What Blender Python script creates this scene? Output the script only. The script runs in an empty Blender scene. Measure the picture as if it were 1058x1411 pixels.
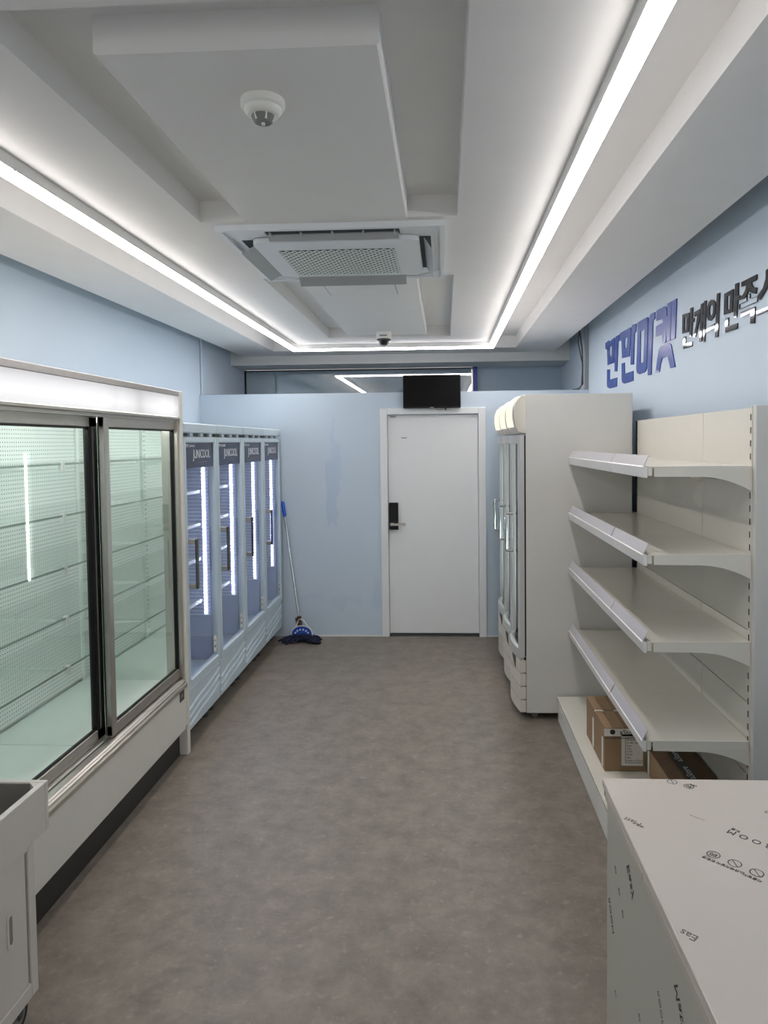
import bpy, bmesh, math, random
from mathutils import Vector, Matrix, geometry
random.seed(7)
scene = bpy.context.scene
COL = scene.collection

# ------------------------------------------------------------------ camera
F_PX, W_PX, H_PX = 1000.0, 1058, 1411
PPX, PPY = 562.0, 653.0            # principal point
VPX, VPY = 612.0, 609.0            # where the room's long axis vanishes
ROLL = -0.0107
fy = Vector(((VPX - PPX) / F_PX, (VPY - PPY) / F_PX, 1.0)).normalized()
v0 = Vector((1.0, ROLL, 0.0))
ax = (v0 - fy * v0.dot(fy)).normalized()
az = ax.cross(fy)
if az.y > 0: az = -az
right = Vector((ax.x, fy.x, az.x)); up = -Vector((ax.y, fy.y, az.y)); back = -Vector((ax.z, fy.z, az.z))
cam_data = bpy.data.cameras.new('camera')
cam = bpy.data.objects.new('camera', cam_data); COL.objects.link(cam)
M4 = Matrix.Identity(4)
for i in range(3):
    M4[i][0], M4[i][1], M4[i][2] = right[i], up[i], back[i]
M4[0][3], M4[1][3], M4[2][3] = 0.0, 0.0, 1.75
cam.matrix_world = M4
cam_data.sensor_fit = 'VERTICAL'; cam_data.sensor_height = 24.0
cam_data.lens = F_PX / H_PX * 24.0
cam_data.shift_x = (W_PX / 2 - PPX) / H_PX
cam_data.shift_y = (PPY - H_PX / 2) / H_PX
cam_data.clip_start = 0.02
scene.camera = cam

# ------------------------------------------------------------------ world, light, exposure
world = bpy.data.worlds.new('world'); scene.world = world; world.use_nodes = True
wb = world.node_tree.nodes['Background']
wb.inputs[0].default_value = (1.0, 0.95, 0.93, 1); wb.inputs[1].default_value = 1.3
STRIP, CHEEK = 24.0, 11.0          # luminance of the linear ceiling lights: lens below, opal sides
scene.view_settings.view_transform = 'Standard'
scene.view_settings.look = 'None'
scene.view_settings.gamma = 1.0
scene.view_settings.use_curve_mapping = False
scene.view_settings.exposure = 0.52
scene.cycles.transparent_max_bounces = 32
scene.cycles.max_bounces = 10
scene.cycles.diffuse_bounces = 6

# ------------------------------------------------------------------ materials
MATS = {}
def s2l(c):
    return tuple(((x / 255.0) / 12.92 if x / 255.0 <= 0.04045 else ((x / 255.0 + 0.055) / 1.055) ** 2.4) for x in c)
def mat(name, rgb, rough=0.5, metal=0.0, noise=0.0, scale=8.0, bump=0.0, bscale=60.0, spec=0.5, emit=None, estr=0.0, coat=0.0):
    """rgb in sRGB 0..255; a noise node varies the colour a little and may add fine relief"""
    m = bpy.data.materials.new(name); m.use_nodes = True
    nt = m.node_tree; b = nt.nodes['Principled BSDF']
    c = s2l(rgb)
    b.inputs['Roughness'].default_value = rough
    b.inputs['Metallic'].default_value = metal
    b.inputs['Specular IOR Level'].default_value = spec
    b.inputs['Coat Weight'].default_value = coat
    tc = nt.nodes.new('ShaderNodeTexCoord')
    n = nt.nodes.new('ShaderNodeTexNoise'); n.inputs['Scale'].default_value = scale; n.inputs['Detail'].default_value = 4
    nt.links.new(tc.outputs['Object'], n.inputs['Vector'])
    r = nt.nodes.new('ShaderNodeValToRGB')
    k = max(noise, 0.004)
    r.color_ramp.elements[0].position = 0.3; r.color_ramp.elements[1].position = 0.7
    r.color_ramp.elements[0].color = (*[x * (1 - k) for x in c], 1)
    r.color_ramp.elements[1].color = (*[min(1, x * (1 + k)) for x in c], 1)
    nt.links.new(n.outputs['Fac'], r.inputs[0]); nt.links.new(r.outputs[0], b.inputs['Base Color'])
    if bump:
        n2 = nt.nodes.new('ShaderNodeTexNoise'); n2.inputs['Scale'].default_value = bscale; n2.inputs['Detail'].default_value = 3
        nt.links.new(tc.outputs['Object'], n2.inputs['Vector'])
        bp = nt.nodes.new('ShaderNodeBump'); bp.inputs['Strength'].default_value = bump; bp.inputs['Distance'].default_value = 0.01
        nt.links.new(n2.outputs['Fac'], bp.inputs['Height']); nt.links.new(bp.outputs[0], b.inputs['Normal'])
    if emit:
        b.inputs['Emission Color'].default_value = (*s2l(emit), 1); b.inputs['Emission Strength'].default_value = estr
    MATS[name] = m
    return m
def glass(name, tint, refl=0.9, ior=1.5, rough=0.0):
    """a thin pane: light passes straight through, Fresnel share is mirrored"""
    m = bpy.data.materials.new(name); m.use_nodes = True; nt = m.node_tree
    nt.nodes.remove(nt.nodes['Principled BSDF']); out = nt.nodes['Material Output']
    t = nt.nodes.new('ShaderNodeBsdfTransparent'); t.inputs[0].default_value = (*tint, 1)
    g = nt.nodes.new('ShaderNodeBsdfGlossy'); g.inputs['Roughness'].default_value = rough; g.inputs[0].default_value = (refl, refl, refl, 1)
    f = nt.nodes.new('ShaderNodeFresnel'); f.inputs[0].default_value = ior
    x = nt.nodes.new('ShaderNodeMixShader')
    ge = nt.nodes.new('ShaderNodeNewGeometry'); k = nt.nodes.new('ShaderNodeMath'); k.operation = 'SUBTRACT'; k.inputs[0].default_value = 1.0
    nt.links.new(ge.outputs['Backfacing'], k.inputs[1])      # reflect at the outer faces only: no total inner reflection in a thin pane
    kk = nt.nodes.new('ShaderNodeMath'); kk.operation = 'MULTIPLY'; nt.links.new(f.outputs[0], kk.inputs[0]); nt.links.new(k.outputs[0], kk.inputs[1])
    nt.links.new(kk.outputs[0], x.inputs[0]); nt.links.new(t.outputs[0], x.inputs[1]); nt.links.new(g.outputs[0], x.inputs[2])
    nt.links.new(x.outputs[0], out.inputs[0])
    MATS[name] = m
    return m

mat('ceiling_paint', (226, 225, 223), 0.85, noise=0.01, bump=0.03, bscale=200)
mat('grey_paint', (214, 214, 212), 0.7, noise=0.01)
mat('white_door', (225, 227, 228), 0.45, noise=0.01, bump=0.02, bscale=80)
mat('white_steel', (222, 221, 216), 0.35, noise=0.01)
mat('cream_steel', (217, 214, 203), 0.20, noise=0.01, coat=0.2)
mat('cooler_white', (214, 212, 204), 0.4, noise=0.015)
mat('interior_white', (232, 238, 235), 0.4, noise=0.01)
mat('freezer_white', (190, 205, 214), 0.32, noise=0.01)
mat('fridge_side', (206, 205, 201), 0.5, noise=0.02, scale=3)
mat('fridge_grey', (188, 189, 190), 0.35, noise=0.01)
mat('fridge_cream', (214, 209, 198), 0.4, noise=0.01)
mat('aluminium', (190, 186, 178), 0.28, metal=0.85, noise=0.02)
mat('brushed_steel', (178, 174, 169), 0.3, metal=0.8, noise=0.04, scale=20)
mat('chrome', (215, 218, 220), 0.08, metal=1.0)
mat('black_plastic', (14, 15, 17), 0.4, noise=0.05, spec=0.3)
mat('black_gap', (6, 6, 7), 0.8)
mat('kick_black', (38, 38, 37), 0.5, noise=0.08)
mat('dark_grey', (70, 71, 72), 0.5, noise=0.04)
mat('mid_grey', (125, 125, 122), 0.5, noise=0.03)
mat('screen_black', (4, 4, 5), 0.35, spec=0.15)
mat('mirror_steel', (232, 237, 234), 0.03, metal=1.0)
mat('liner_blue', (188, 196, 222), 0.4, noise=0.02)
mat('cooler_tube', (255, 255, 255), 0.5, emit=(250, 255, 252), estr=17.0)
mat('edge_green', (132, 150, 142), 0.3)
mat('rib_highlight', (236, 240, 250), 0.18, noise=0.01)
mat('navy_banner', (38, 44, 74), 0.25, noise=0.03)
mat('print_white', (228, 230, 236), 0.5)
mat('print_black', (40, 38, 36), 0.6)
mat('print_grey', (110, 104, 98), 0.6)
mat('cardboard', (142, 116, 88), 0.8, noise=0.07, scale=14, bump=0.05)
mat('cardboard_dark', (104, 84, 64), 0.8, noise=0.08, scale=14, bump=0.05)
mat('brown_tape', (160, 132, 100), 0.3, noise=0.03)
mat('paper_white', (218, 215, 206), 0.7, noise=0.01)
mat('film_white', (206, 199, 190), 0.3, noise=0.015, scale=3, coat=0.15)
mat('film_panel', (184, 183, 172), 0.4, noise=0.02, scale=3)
mat('edge_band', (196, 187, 174), 0.4, noise=0.02)
mat('cart_white', (202, 198, 191), 0.35, noise=0.015)
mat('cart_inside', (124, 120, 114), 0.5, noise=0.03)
mat('rubber', (22, 22, 23), 0.6, noise=0.06)
mat('blue_plastic', (30, 84, 190), 0.35, noise=0.03)
mat('white_plastic', (226, 226, 222), 0.35)
mat('brown_clamp', (74, 50, 44), 0.4, noise=0.05)
mat('mop_navy', (22, 28, 56), 0.9, noise=0.35, scale=60, bump=0.4, bscale=90)
mat('sign_blue', (56, 84, 164), 0.25, noise=0.02, coat=0.3)
mat('sign_black', (72, 74, 80), 0.05, metal=1.0, noise=0.02)
mat('post_blue', (30, 62, 150), 0.4)
mat('pipe_grey', (150, 152, 154), 0.4, metal=0.3)
mat('cable_dark', (50, 52, 54), 0.5)
mat('dull_blue_panel', (168, 186, 199), 0.5, noise=0.02)
mat('ticket_plastic', (188, 186, 190), 0.2, noise=0.01)
mat('ticket_white', (228, 227, 226), 0.3)
mat('detector_white', (232, 232, 226), 0.4)
mat('ac_white', (224, 227, 230), 0.4, noise=0.01)
mat('ac_flap', (168, 171, 172), 0.45)
mat('ac_grille', (225, 232, 230), 0.4)
mat('ac_void', (40, 46, 46), 0.7)
glass('cooler_glass', (0.983, 0.995, 0.990), 0.95, 1.5)
glass('shelf_glass', (0.975, 0.992, 0.985), 0.9, 1.45)
glass('freezer_glass', (0.955, 0.965, 0.985), 0.9, 1.5)
glass('fridge_glass', (0.965, 0.985, 0.98), 0.9, 1.5)
glass('dome_glass', (0.75, 0.76, 0.76), 0.9, 1.5)
mat('strip_glow', (255, 255, 255), 0.5, emit=(255, 249, 248), estr=STRIP)
mat('strip_cheek', (255, 255, 255), 0.5, emit=(255, 249, 248), estr=CHEEK)
mat('led_cool', (255, 255, 255), 0.5, emit=(214, 222, 255), estr=30.0)
mat('led_glow', (235, 238, 255), 0.5, emit=(214, 220, 255), estr=0.5)
mat('led_plain', (255, 255, 255), 0.5, emit=(240, 255, 250), estr=13.0)
mat('header_glow', (120, 118, 110), 0.4, emit=(255, 246, 222), estr=0.66)

def wall_paint():
    """pale blue wall paint with some darker touched-up patches near the end wall's middle"""
    m = bpy.data.materials.new('wall_paint'); m.use_nodes = True; nt = m.node_tree; b = nt.nodes['Principled BSDF']
    b.inputs['Roughness'].default_value = 0.6
    tc = nt.nodes.new('ShaderNodeTexCoord')
    n = nt.nodes.new('ShaderNodeTexNoise'); n.inputs['Scale'].default_value = 1.6; n.inputs['Detail'].default_value = 3
    nt.links.new(tc.outputs['Object'], n.inputs['Vector'])
    r = nt.nodes.new('ShaderNodeValToRGB')
    a = s2l((192, 207, 220)); c2 = s2l((197, 211, 223))
    r.color_ramp.elements[0].position = .3; r.color_ramp.elements[1].position = .7
    r.color_ramp.elements[0].color = (*a, 1); r.color_ramp.elements[1].color = (*c2, 1)
    nt.links.new(n.outputs['Fac'], r.inputs[0]); nt.links.new(r.outputs[0], b.inputs['Base Color'])
    MATS['wall_paint'] = m
    # end wall: same paint plus brushed touch-up strokes (own shape, not shading)
    m2 = m.copy(); m2.name = 'wall_paint_patched'; nt = m2.node_tree; b = nt.nodes['Principled BSDF']
    tc = [x for x in nt.nodes if x.type == 'TEX_COORD'][0]; r = [x for x in nt.nodes if x.type == 'VALTORGB'][0]
    sep = nt.nodes.new('ShaderNodeSeparateXYZ')
    wn = nt.nodes.new('ShaderNodeTexNoise'); wn.inputs['Scale'].default_value = 9; wn.inputs['Detail'].default_value = 3
    nt.links.new(tc.outputs['Object'], wn.inputs['Vector'])
    mx = nt.nodes.new('ShaderNodeVectorMath'); mx.operation = 'MULTIPLY_ADD'
    mx.inputs[1].default_value = (0.10, 0, 0.22); 
    nt.links.new(wn.outputs['Color'], mx.inputs[0]); nt.links.new(tc.outputs['Object'], mx.inputs[2])
    nt.links.new(mx.outputs[0], sep.inputs[0])
    def band(sock, lo, hi, soft):
        d = nt.nodes.new('ShaderNodeMath'); d.operation = 'SUBTRACT'; nt.links.new(sock, d.inputs[0]); d.inputs[1].default_value = (lo + hi) / 2
        ab = nt.nodes.new('ShaderNodeMath'); ab.operation = 'ABSOLUTE'; nt.links.new(d.outputs[0], ab.inputs[0])
        mr = nt.nodes.new('ShaderNodeMapRange'); mr.inputs[1].default_value = (hi - lo) / 2; mr.inputs[2].default_value = (hi - lo) / 2 - soft
        mr.inputs[3].default_value = 0; mr.inputs[4].default_value = 1
        nt.links.new(ab.outputs[0], mr.inputs[0]); return mr.outputs[0]
    total = None
    for (x0, x1, z0, z1, k) in ((-1.07, -0.955, 0.98, 1.62, 0.9), (-0.99, -0.93, 1.30, 1.75, 0.7), (-1.02, -0.97, 1.62, 2.02, 0.5),
                               (-0.66, -0.575, 0.28, 0.52, 0.7), (-1.05, -0.75, 0.27, 0.36, 0.5), (-1.32, -1.1, 0.30, 0.40, 0.35)):
        p = nt.nodes.new('ShaderNodeMath'); p.operation = 'MULTIPLY'
        nt.links.new(band(sep.outputs[0], x0 + .05, x1 + .05, 0.012), p.inputs[0]); nt.links.new(band(sep.outputs[2], z0 + .11, z1 + .11, 0.03), p.inputs[1])
        q = nt.nodes.new('ShaderNodeMath'); q.operation = 'MULTIPLY'; nt.links.new(p.outputs[0], q.inputs[0]); q.inputs[1].default_value = k
        if total is None: total = q.outputs[0]
        else:
            t = nt.nodes.new('ShaderNodeMath'); t.operation = 'MAXIMUM'; nt.links.new(total, t.inputs[0]); nt.links.new(q.outputs[0], t.inputs[1]); total = t.outputs[0]
    mix = nt.nodes.new('ShaderNodeMix'); mix.data_type = 'RGBA'
    nt.links.new(total, mix.inputs[0]); nt.links.new(r.outputs[0], mix.inputs[6]); mix.inputs[7].default_value = (*s2l((183, 200, 218)), 1)
    nt.links.new(mix.outputs[2], b.inputs['Base Color'])
    MATS['wall_paint_patched'] = m2
wall_paint()

def floor_mat():
    m = bpy.data.materials.new('floor_vinyl'); m.use_nodes = True; nt = m.node_tree; b = nt.nodes['Principled BSDF']
    tc = nt.nodes.new('ShaderNodeTexCoord')
    def noise(sc, det, rough=.6):
        n = nt.nodes.new('ShaderNodeTexNoise'); n.inputs['Scale'].default_value = sc; n.inputs['Detail'].default_value = det; n.inputs['Roughness'].default_value = rough
        nt.links.new(tc.outputs['Object'], n.inputs['Vector']); return n.outputs['Fac']
    def ramp(sock, p0, c0, p1, c1):
        r = nt.nodes.new('ShaderNodeValToRGB'); r.color_ramp.elements[0].position = p0; r.color_ramp.elements[1].position = p1
        r.color_ramp.elements[0].color = (*s2l(c0), 1); r.color_ramp.elements[1].color = (*s2l(c1), 1)
        nt.links.new(sock, r.inputs[0]); return r.outputs[0]
    base = ramp(noise(8.0, 10, .74), .30, (100, 92, 83), .70, (136, 127, 116))
    fleck = ramp(noise(26, 5, .62), .57, (0, 0, 0), .76, (255, 255, 255))
    mix = nt.nodes.new('ShaderNodeMix'); mix.data_type = 'RGBA'
    mm = nt.nodes.new('ShaderNodeMath'); mm.operation = 'MULTIPLY'; mm.inputs[1].default_value = .42
    nt.links.new(fleck, mm.inputs[0]); nt.links.new(mm.outputs[0], mix.inputs[0]); nt.links.new(base, mix.inputs[6]); mix.inputs[7].default_value = (*s2l((166, 157, 145)), 1)
    dk = ramp(noise(14, 6, .65), .28, (255, 255, 255), .44, (0, 0, 0))
    m2 = nt.nodes.new('ShaderNodeMix'); m2.data_type = 'RGBA'
    k = nt.nodes.new('ShaderNodeMath'); k.operation = 'MULTIPLY'; k.inputs[1].default_value = .28
    nt.links.new(dk, k.inputs[0]); nt.links.new(k.outputs[0], m2.inputs[0]); nt.links.new(mix.outputs[2], m2.inputs[6]); m2.inputs[7].default_value = (*s2l((82, 77, 70)), 1)
    nt.links.new(m2.outputs[2], b.inputs['Base Color'])
    b.inputs['Roughness'].default_value = .42; b.inputs['Specular IOR Level'].default_value = .4
    bp = nt.nodes.new('ShaderNodeBump'); bp.inputs['Strength'].default_value = .05; bp.inputs['Distance'].default_value = .01
    nt.links.new(noise(120, 3), bp.inputs['Height']); nt.links.new(bp.outputs[0], b.inputs['Normal'])
    MATS['floor_vinyl'] = m
floor_mat()

def perforated():
    """white back sheet with rows of small punched holes (far too fine to build)"""
    m = bpy.data.materials.new('perforated_sheet'); m.use_nodes = True; nt = m.node_tree; b = nt.nodes['Principled BSDF']
    b.inputs['Roughness'].default_value = .45
    tc = nt.nodes.new('ShaderNodeTexCoord'); sep = nt.nodes.new('ShaderNodeSeparateXYZ'); nt.links.new(tc.outputs['Object'], sep.inputs[0])
    def cell(sock, pitch):
        a = nt.nodes.new('ShaderNodeMath'); a.operation = 'DIVIDE'; nt.links.new(sock, a.inputs[0]); a.inputs[1].default_value = pitch
        f = nt.nodes.new('ShaderNodeMath'); f.operation = 'FRACT'; nt.links.new(a.outputs[0], f.inputs[0])
        s = nt.nodes.new('ShaderNodeMath'); s.operation = 'SUBTRACT'; nt.links.new(f.outputs[0], s.inputs[0]); s.inputs[1].default_value = .5
        q = nt.nodes.new('ShaderNodeMath'); q.operation = 'MULTIPLY'; nt.links.new(s.outputs[0], q.inputs[0]); nt.links.new(s.outputs[0], q.inputs[1]); return q.outputs[0]
    ad = nt.nodes.new('ShaderNodeMath'); ad.operation = 'ADD'
    nt.links.new(cell(sep.outputs[1], .018), ad.inputs[0]); nt.links.new(cell(sep.outputs[2], .020), ad.inputs[1])
    lt = nt.nodes.new('ShaderNodeMath'); lt.operation = 'LESS_THAN'; nt.links.new(ad.outputs[0], lt.inputs[0]); lt.inputs[1].default_value = .036
    mix = nt.nodes.new('ShaderNodeMix'); mix.data_type = 'RGBA'; nt.links.new(lt.outputs[0], mix.inputs[0])
    mix.inputs[6].default_value = (*s2l((232, 238, 235)), 1); mix.inputs[7].default_value = (*s2l((140, 150, 147)), 1)
    nt.links.new(mix.outputs[2], b.inputs['Base Color'])
    MATS['perforated_sheet'] = m
perforated()

def lightbox():
    """backlit diffuser of the cooler's header: tubes behind it end near one joint"""
    m = bpy.data.materials.new('lightbox'); m.use_nodes = True; nt = m.node_tree; b = nt.nodes['Principled BSDF']
    b.inputs['Base Color'].default_value = (.35, .35, .35, 1); b.inputs['Roughness'].default_value = .35
    tc = nt.nodes.new('ShaderNodeTexCoord'); sep = nt.nodes.new('ShaderNodeSeparateXYZ'); nt.links.new(tc.outputs['Object'], sep.inputs[0])
    mr = nt.nodes.new('ShaderNodeMapRange'); mr.inputs[1].default_value = -.88; mr.inputs[2].default_value = .88; nt.links.new(sep.outputs[1], mr.inputs[0])
    r = nt.nodes.new('ShaderNodeValToRGB'); cr = r.color_ramp
    pts = ((0, .5), (.06, .82), (.50, .86), (.54, .80), (.555, .75), (.60, .80), (.66, .70), (.705, .52), (.75, .70), (.88, .90), (.95, .84), (1, .5))
    while len(cr.elements) < len(pts): cr.elements.new(.5)
    for e, (p, v) in zip(cr.elements, pts): e.position = p; e.color = (v, v * .985, v, 1)
    nt.links.new(mr.outputs[0], r.inputs[0])
    z = nt.nodes.new('ShaderNodeMapRange'); z.inputs[1].default_value = 1.90; z.inputs[2].default_value = 2.02; nt.links.new(sep.outputs[2], z.inputs[0])
    r2 = nt.nodes.new('ShaderNodeValToRGB'); c2 = r2.color_ramp; c2.elements[0].position = 0; c2.elements[0].color = (.85, .85, .85, 1); c2.elements[1].position = 1; c2.elements[1].color = (.62, .62, .64, 1)
    e = c2.elements.new(.4); e.color = (1.1, 1.1, 1.1, 1)
    nt.links.new(z.outputs[0], r2.inputs[0])
    mix = nt.nodes.new('ShaderNodeMix'); mix.data_type = 'RGBA'; mix.blend_type = 'MULTIPLY'; mix.inputs[0].default_value = 1
    nt.links.new(r.outputs[0], mix.inputs[6]); nt.links.new(r2.outputs[0], mix.inputs[7])
    nt.links.new(mix.outputs[2], b.inputs['Emission Color']); b.inputs['Emission Strength'].default_value = .62
    MATS['lightbox'] = m
lightbox()

# ------------------------------------------------------------------ mesh helpers
class MB:
    """collects simple solids; build() links them as one mesh object"""
    def __init__(self): self.bm = bmesh.new()
    def box(self, x0, x1, y0, y1, z0, z1, bev=0.0, seg=1):
        t = bmesh.new(); bmesh.ops.create_cube(t, size=1.0)
        for v in t.verts:
            v.co = Vector(((x0 + x1) / 2 + v.co.x * (x1 - x0), (y0 + y1) / 2 + v.co.y * (y1 - y0), (z0 + z1) / 2 + v.co.z * (z1 - z0)))
        if bev: bmesh.ops.bevel(t, geom=list(t.edges), offset=bev, segments=seg, profile=.5, affect='EDGES', clamp_overlap=True)
        return self.add(t)
    def add(self, t, mtx=None):
        if mtx is not None: t.transform(mtx)
        me = bpy.data.meshes.new('tmp'); t.to_mesh(me); t.free(); self.bm.from_mesh(me); bpy.data.meshes.remove(me); return self
    def prism(self, pts, axis, a, b):
        """pts: 2-D outline; axis 'x','y','z' is the extrusion direction from a to b.  x:(y,z)  y:(x,z)  z:(x,y)"""
        t = bmesh.new()
        def P(p, h):
            return {'x': (h, p[0], p[1]), 'y': (p[0], h, p[1]), 'z': (p[0], p[1], h)}[axis]
        A = [t.verts.new(P(p, a)) for p in pts]; B = [t.verts.new(P(p, b)) for p in pts]
        n = len(pts)
        for (i, j, k) in geometry.tessellate_polygon([[Vector((p[0], p[1], 0)) for p in pts]]):
            t.faces.new((A[i], A[j], A[k])); t.faces.new((B[k], B[j], B[i]))
        for i in range(n): t.faces.new((A[i], B[i], B[(i + 1) % n], A[(i + 1) % n]))
        bmesh.ops.recalc_face_normals(t, faces=list(t.faces)); return self.add(t)
    def tube(self, pts, r, n=10):
        t = bmesh.new(); pts = [Vector(p) for p in pts]; rings = []
        rr = r if isinstance(r, (list, tuple)) else [r] * len(pts)
        for i, p in enumerate(pts):
            d = (pts[min(i + 1, len(pts) - 1)] - pts[max(i - 1, 0)]).normalized()
            u = d.cross(Vector((0, 0, 1)) if abs(d.z) < .9 else Vector((1, 0, 0))).normalized(); w = d.cross(u)
            rings.append([t.verts.new(p + (u * math.cos(2 * math.pi * k / n) + w * math.sin(2 * math.pi * k / n)) * rr[i]) for k in range(n)])
        for a, b in zip(rings, rings[1:]):
            for k in range(n): t.faces.new((a[k], a[(k + 1) % n], b[(k + 1) % n], b[k]))
        t.faces.new(rings[0][::-1]); t.faces.new(rings[-1])
        bmesh.ops.recalc_face_normals(t, faces=list(t.faces)); return self.add(t)
    def lathe(self, prof, c, n=28, axis='z'):
        t = bmesh.new(); rings = []
        for (r, h) in prof:
            ring = []
            for k in range(n):
                a = 2 * math.pi * k / n
                q = {'z': (r * math.cos(a), r * math.sin(a), h), 'x': (h, r * math.cos(a), r * math.sin(a)), 'y': (r * math.cos(a), h, r * math.sin(a))}[axis]
                ring.append(t.verts.new(Vector(c) + Vector(q)))
            rings.append(ring)
        for a, b in zip(rings, rings[1:]):
            for k in range(n): t.faces.new((a[k], a[(k + 1) % n], b[(k + 1) % n], b[k]))
        t.faces.new(rings[0]); t.faces.new(rings[-1])
        bmesh.ops.recalc_face_normals(t, faces=list(t.faces)); return self.add(t)
    def sheet(self, grid, th):
        """grid[i][j] of points; solid sheet, thickness th as a vector"""
        t = bmesh.new(); th = Vector(th); n, m = len(grid), len(grid[0])
        A = [[t.verts.new(p) for p in row] for row in grid]; B = [[t.verts.new(Vector(p) + th) for p in row] for row in grid]
        for i in range(n - 1):
            for j in range(m - 1):
                t.faces.new((A[i][j], A[i + 1][j], A[i + 1][j + 1], A[i][j + 1])); t.faces.new((B[i][j], B[i][j + 1], B[i + 1][j + 1], B[i + 1][j]))
        for i in range(n - 1):
            t.faces.new((A[i][0], B[i][0], B[i + 1][0], A[i + 1][0])); t.faces.new((A[i][-1], A[i + 1][-1], B[i + 1][-1], B[i][-1]))
        for j in range(m - 1):
            t.faces.new((A[0][j], A[0][j + 1], B[0][j + 1], B[0][j])); t.faces.new((A[-1][j], B[-1][j], B[-1][j + 1], A[-1][j + 1]))
        bmesh.ops.recalc_face_normals(t, faces=list(t.faces)); return self.add(t)
    def build(self, name, material, parent=None, smooth=False, label=None):
        me = bpy.data.meshes.new(name); self.bm.to_mesh(me); self.bm.free()
        me.materials.append(MATS[material])
        if smooth: me.shade_smooth(); me.set_sharp_from_angle(angle=math.radians(35))
        o = bpy.data.objects.new(name, me); COL.objects.link(o)
        if parent is not None: attach(o, parent)
        if label: o['label'] = label
        return o
LOC = {}
def attach(o, parent):
    """meshes are made in room coordinates: shift them to the parent's frame so parts sit under their thing"""
    o.parent = parent
    base = LOC.get(parent.name, Vector((0, 0, 0)))
    if o.type == 'MESH': o.data.transform(Matrix.Translation(-base))
    LOC[o.name] = base
def B(name, material, parent, *a, bev=0.0, label=None, seg=1):
    return MB().box(*a, bev=bev, seg=seg).build(name, material, parent, label=label)
def tag(o, label, cat, group=None):
    o['label'] = label; o['category'] = cat
    if group: o['group'] = group
    return o
def thing(name, loc, label, cat, group=None):
    o = bpy.data.objects.new(name, None); COL.objects.link(o); o.location = loc; o.empty_display_size = .1
    LOC[o.name] = Vector(loc)
    return tag(o, label, cat, group)
def stuff(o):
    o['kind'] = 'stuff'; return o
def struct(o):
    o['kind'] = 'structure'; return o
def copy_tree(o, parent=None):
    c = o.copy(); COL.objects.link(c); c.parent = parent
    for ch in o.children: copy_tree(ch, c)
    return c
def text_mesh(name, body, size, material, mtx, parent, extrude=0.0006, xscale=1.0, align='CENTER'):
    cu = bpy.data.curves.new(name, 'FONT'); cu.body = body; cu.size = size; cu.extrude = extrude; cu.align_x = align; cu.align_y = 'CENTER'; cu.resolution_u = 3
    t = bpy.data.objects.new('tmp_text', cu); COL.objects.link(t)
    dg = bpy.context.evaluated_depsgraph_get()
    me = bpy.data.meshes.new_from_object(t.evaluated_get(dg)); bpy.data.objects.remove(t); bpy.data.curves.remove(cu)
    me.name = name; me.materials.clear(); me.materials.append(MATS[material])
    me.transform(mtx @ Matrix.Diagonal((xscale, 1, 1, 1)))
    o = bpy.data.objects.new(name, me); COL.objects.link(o)
    if parent is not None: attach(o, parent)
    return o
def frame_mtx(origin, xdir, ydir):
    x = Vector(xdir).normalized(); y = Vector(ydir); y = (y - x * y.dot(x)).normalized(); z = x.cross(y)
    m = Matrix.Identity(4)
    for i in range(3): m[i][0], m[i][1], m[i][2], m[i][3] = x[i], y[i], z[i], origin[i]
    return m

# ================================================================== THE SETTING
XL, XR, YP, YG = -2.20, 1.27, 6.468, 7.97
YB = -1.6
struct(B('floor', 'floor_vinyl', None, XL - .1, XR + .1, YB - .1, YG + .2, -.1, 0.0))
wl = struct(B('wall_left', 'wall_paint', None, XL - .1, XL, YB, YG + .1, 0, 3.02))
wr = struct(B('wall_right', 'wall_paint', None, XR, XR + .1, YB, YG + .1, 0, 3.02))
# end wall: a partition that stops short of the ceiling, with a door opening
DX0, DX1, DZ = -0.573, 0.368, 2.053
m = MB(); m.box(XL, DX0, YP, YP + .1, 0, 2.196); m.box(DX1, XR, YP, YP + .1, 0, 2.196); m.box(DX0, DX1, YP, YP + .1, DZ, 2.196)
struct(m.build('wall_end', 'wall_paint_patched'))
# front of the shop behind the viewer: wall with a shop window
m = MB(); m.box(XL, XR, YB - .1, YB, 0, .5); m.box(XL, XR, YB - .1, YB, 2.25, 3.02); m.box(XL, XL + .35, YB - .1, YB, .5, 2.25); m.box(XR - .35, XR, YB - .1, YB, .5, 2.25)
struct(m.build('wall_front', 'wall_paint'))
m = MB()
for x0, x1, z0, z1 in ((XL + .35, XR - .35, .5, .55), (XL + .35, XR - .35, 2.2, 2.25), (XL + .35, XL + .4, .55, 2.2), (XR - .4, XR - .35, .55, 2.2), (-.49, -.44, .55, 2.2)):
    m.box(x0, x1, YB - .08, YB - .02, z0, z1)
w2 = struct(m.build('window_2', 'aluminium'))
B('pane', 'shelf_glass', w2, XL + .4, -.49, YB - .055, YB - .045, .55, 2.2); B('pane', 'shelf_glass', w2, -.44, XR - .4, YB - .055, YB - .045, .55, 2.2)

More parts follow.
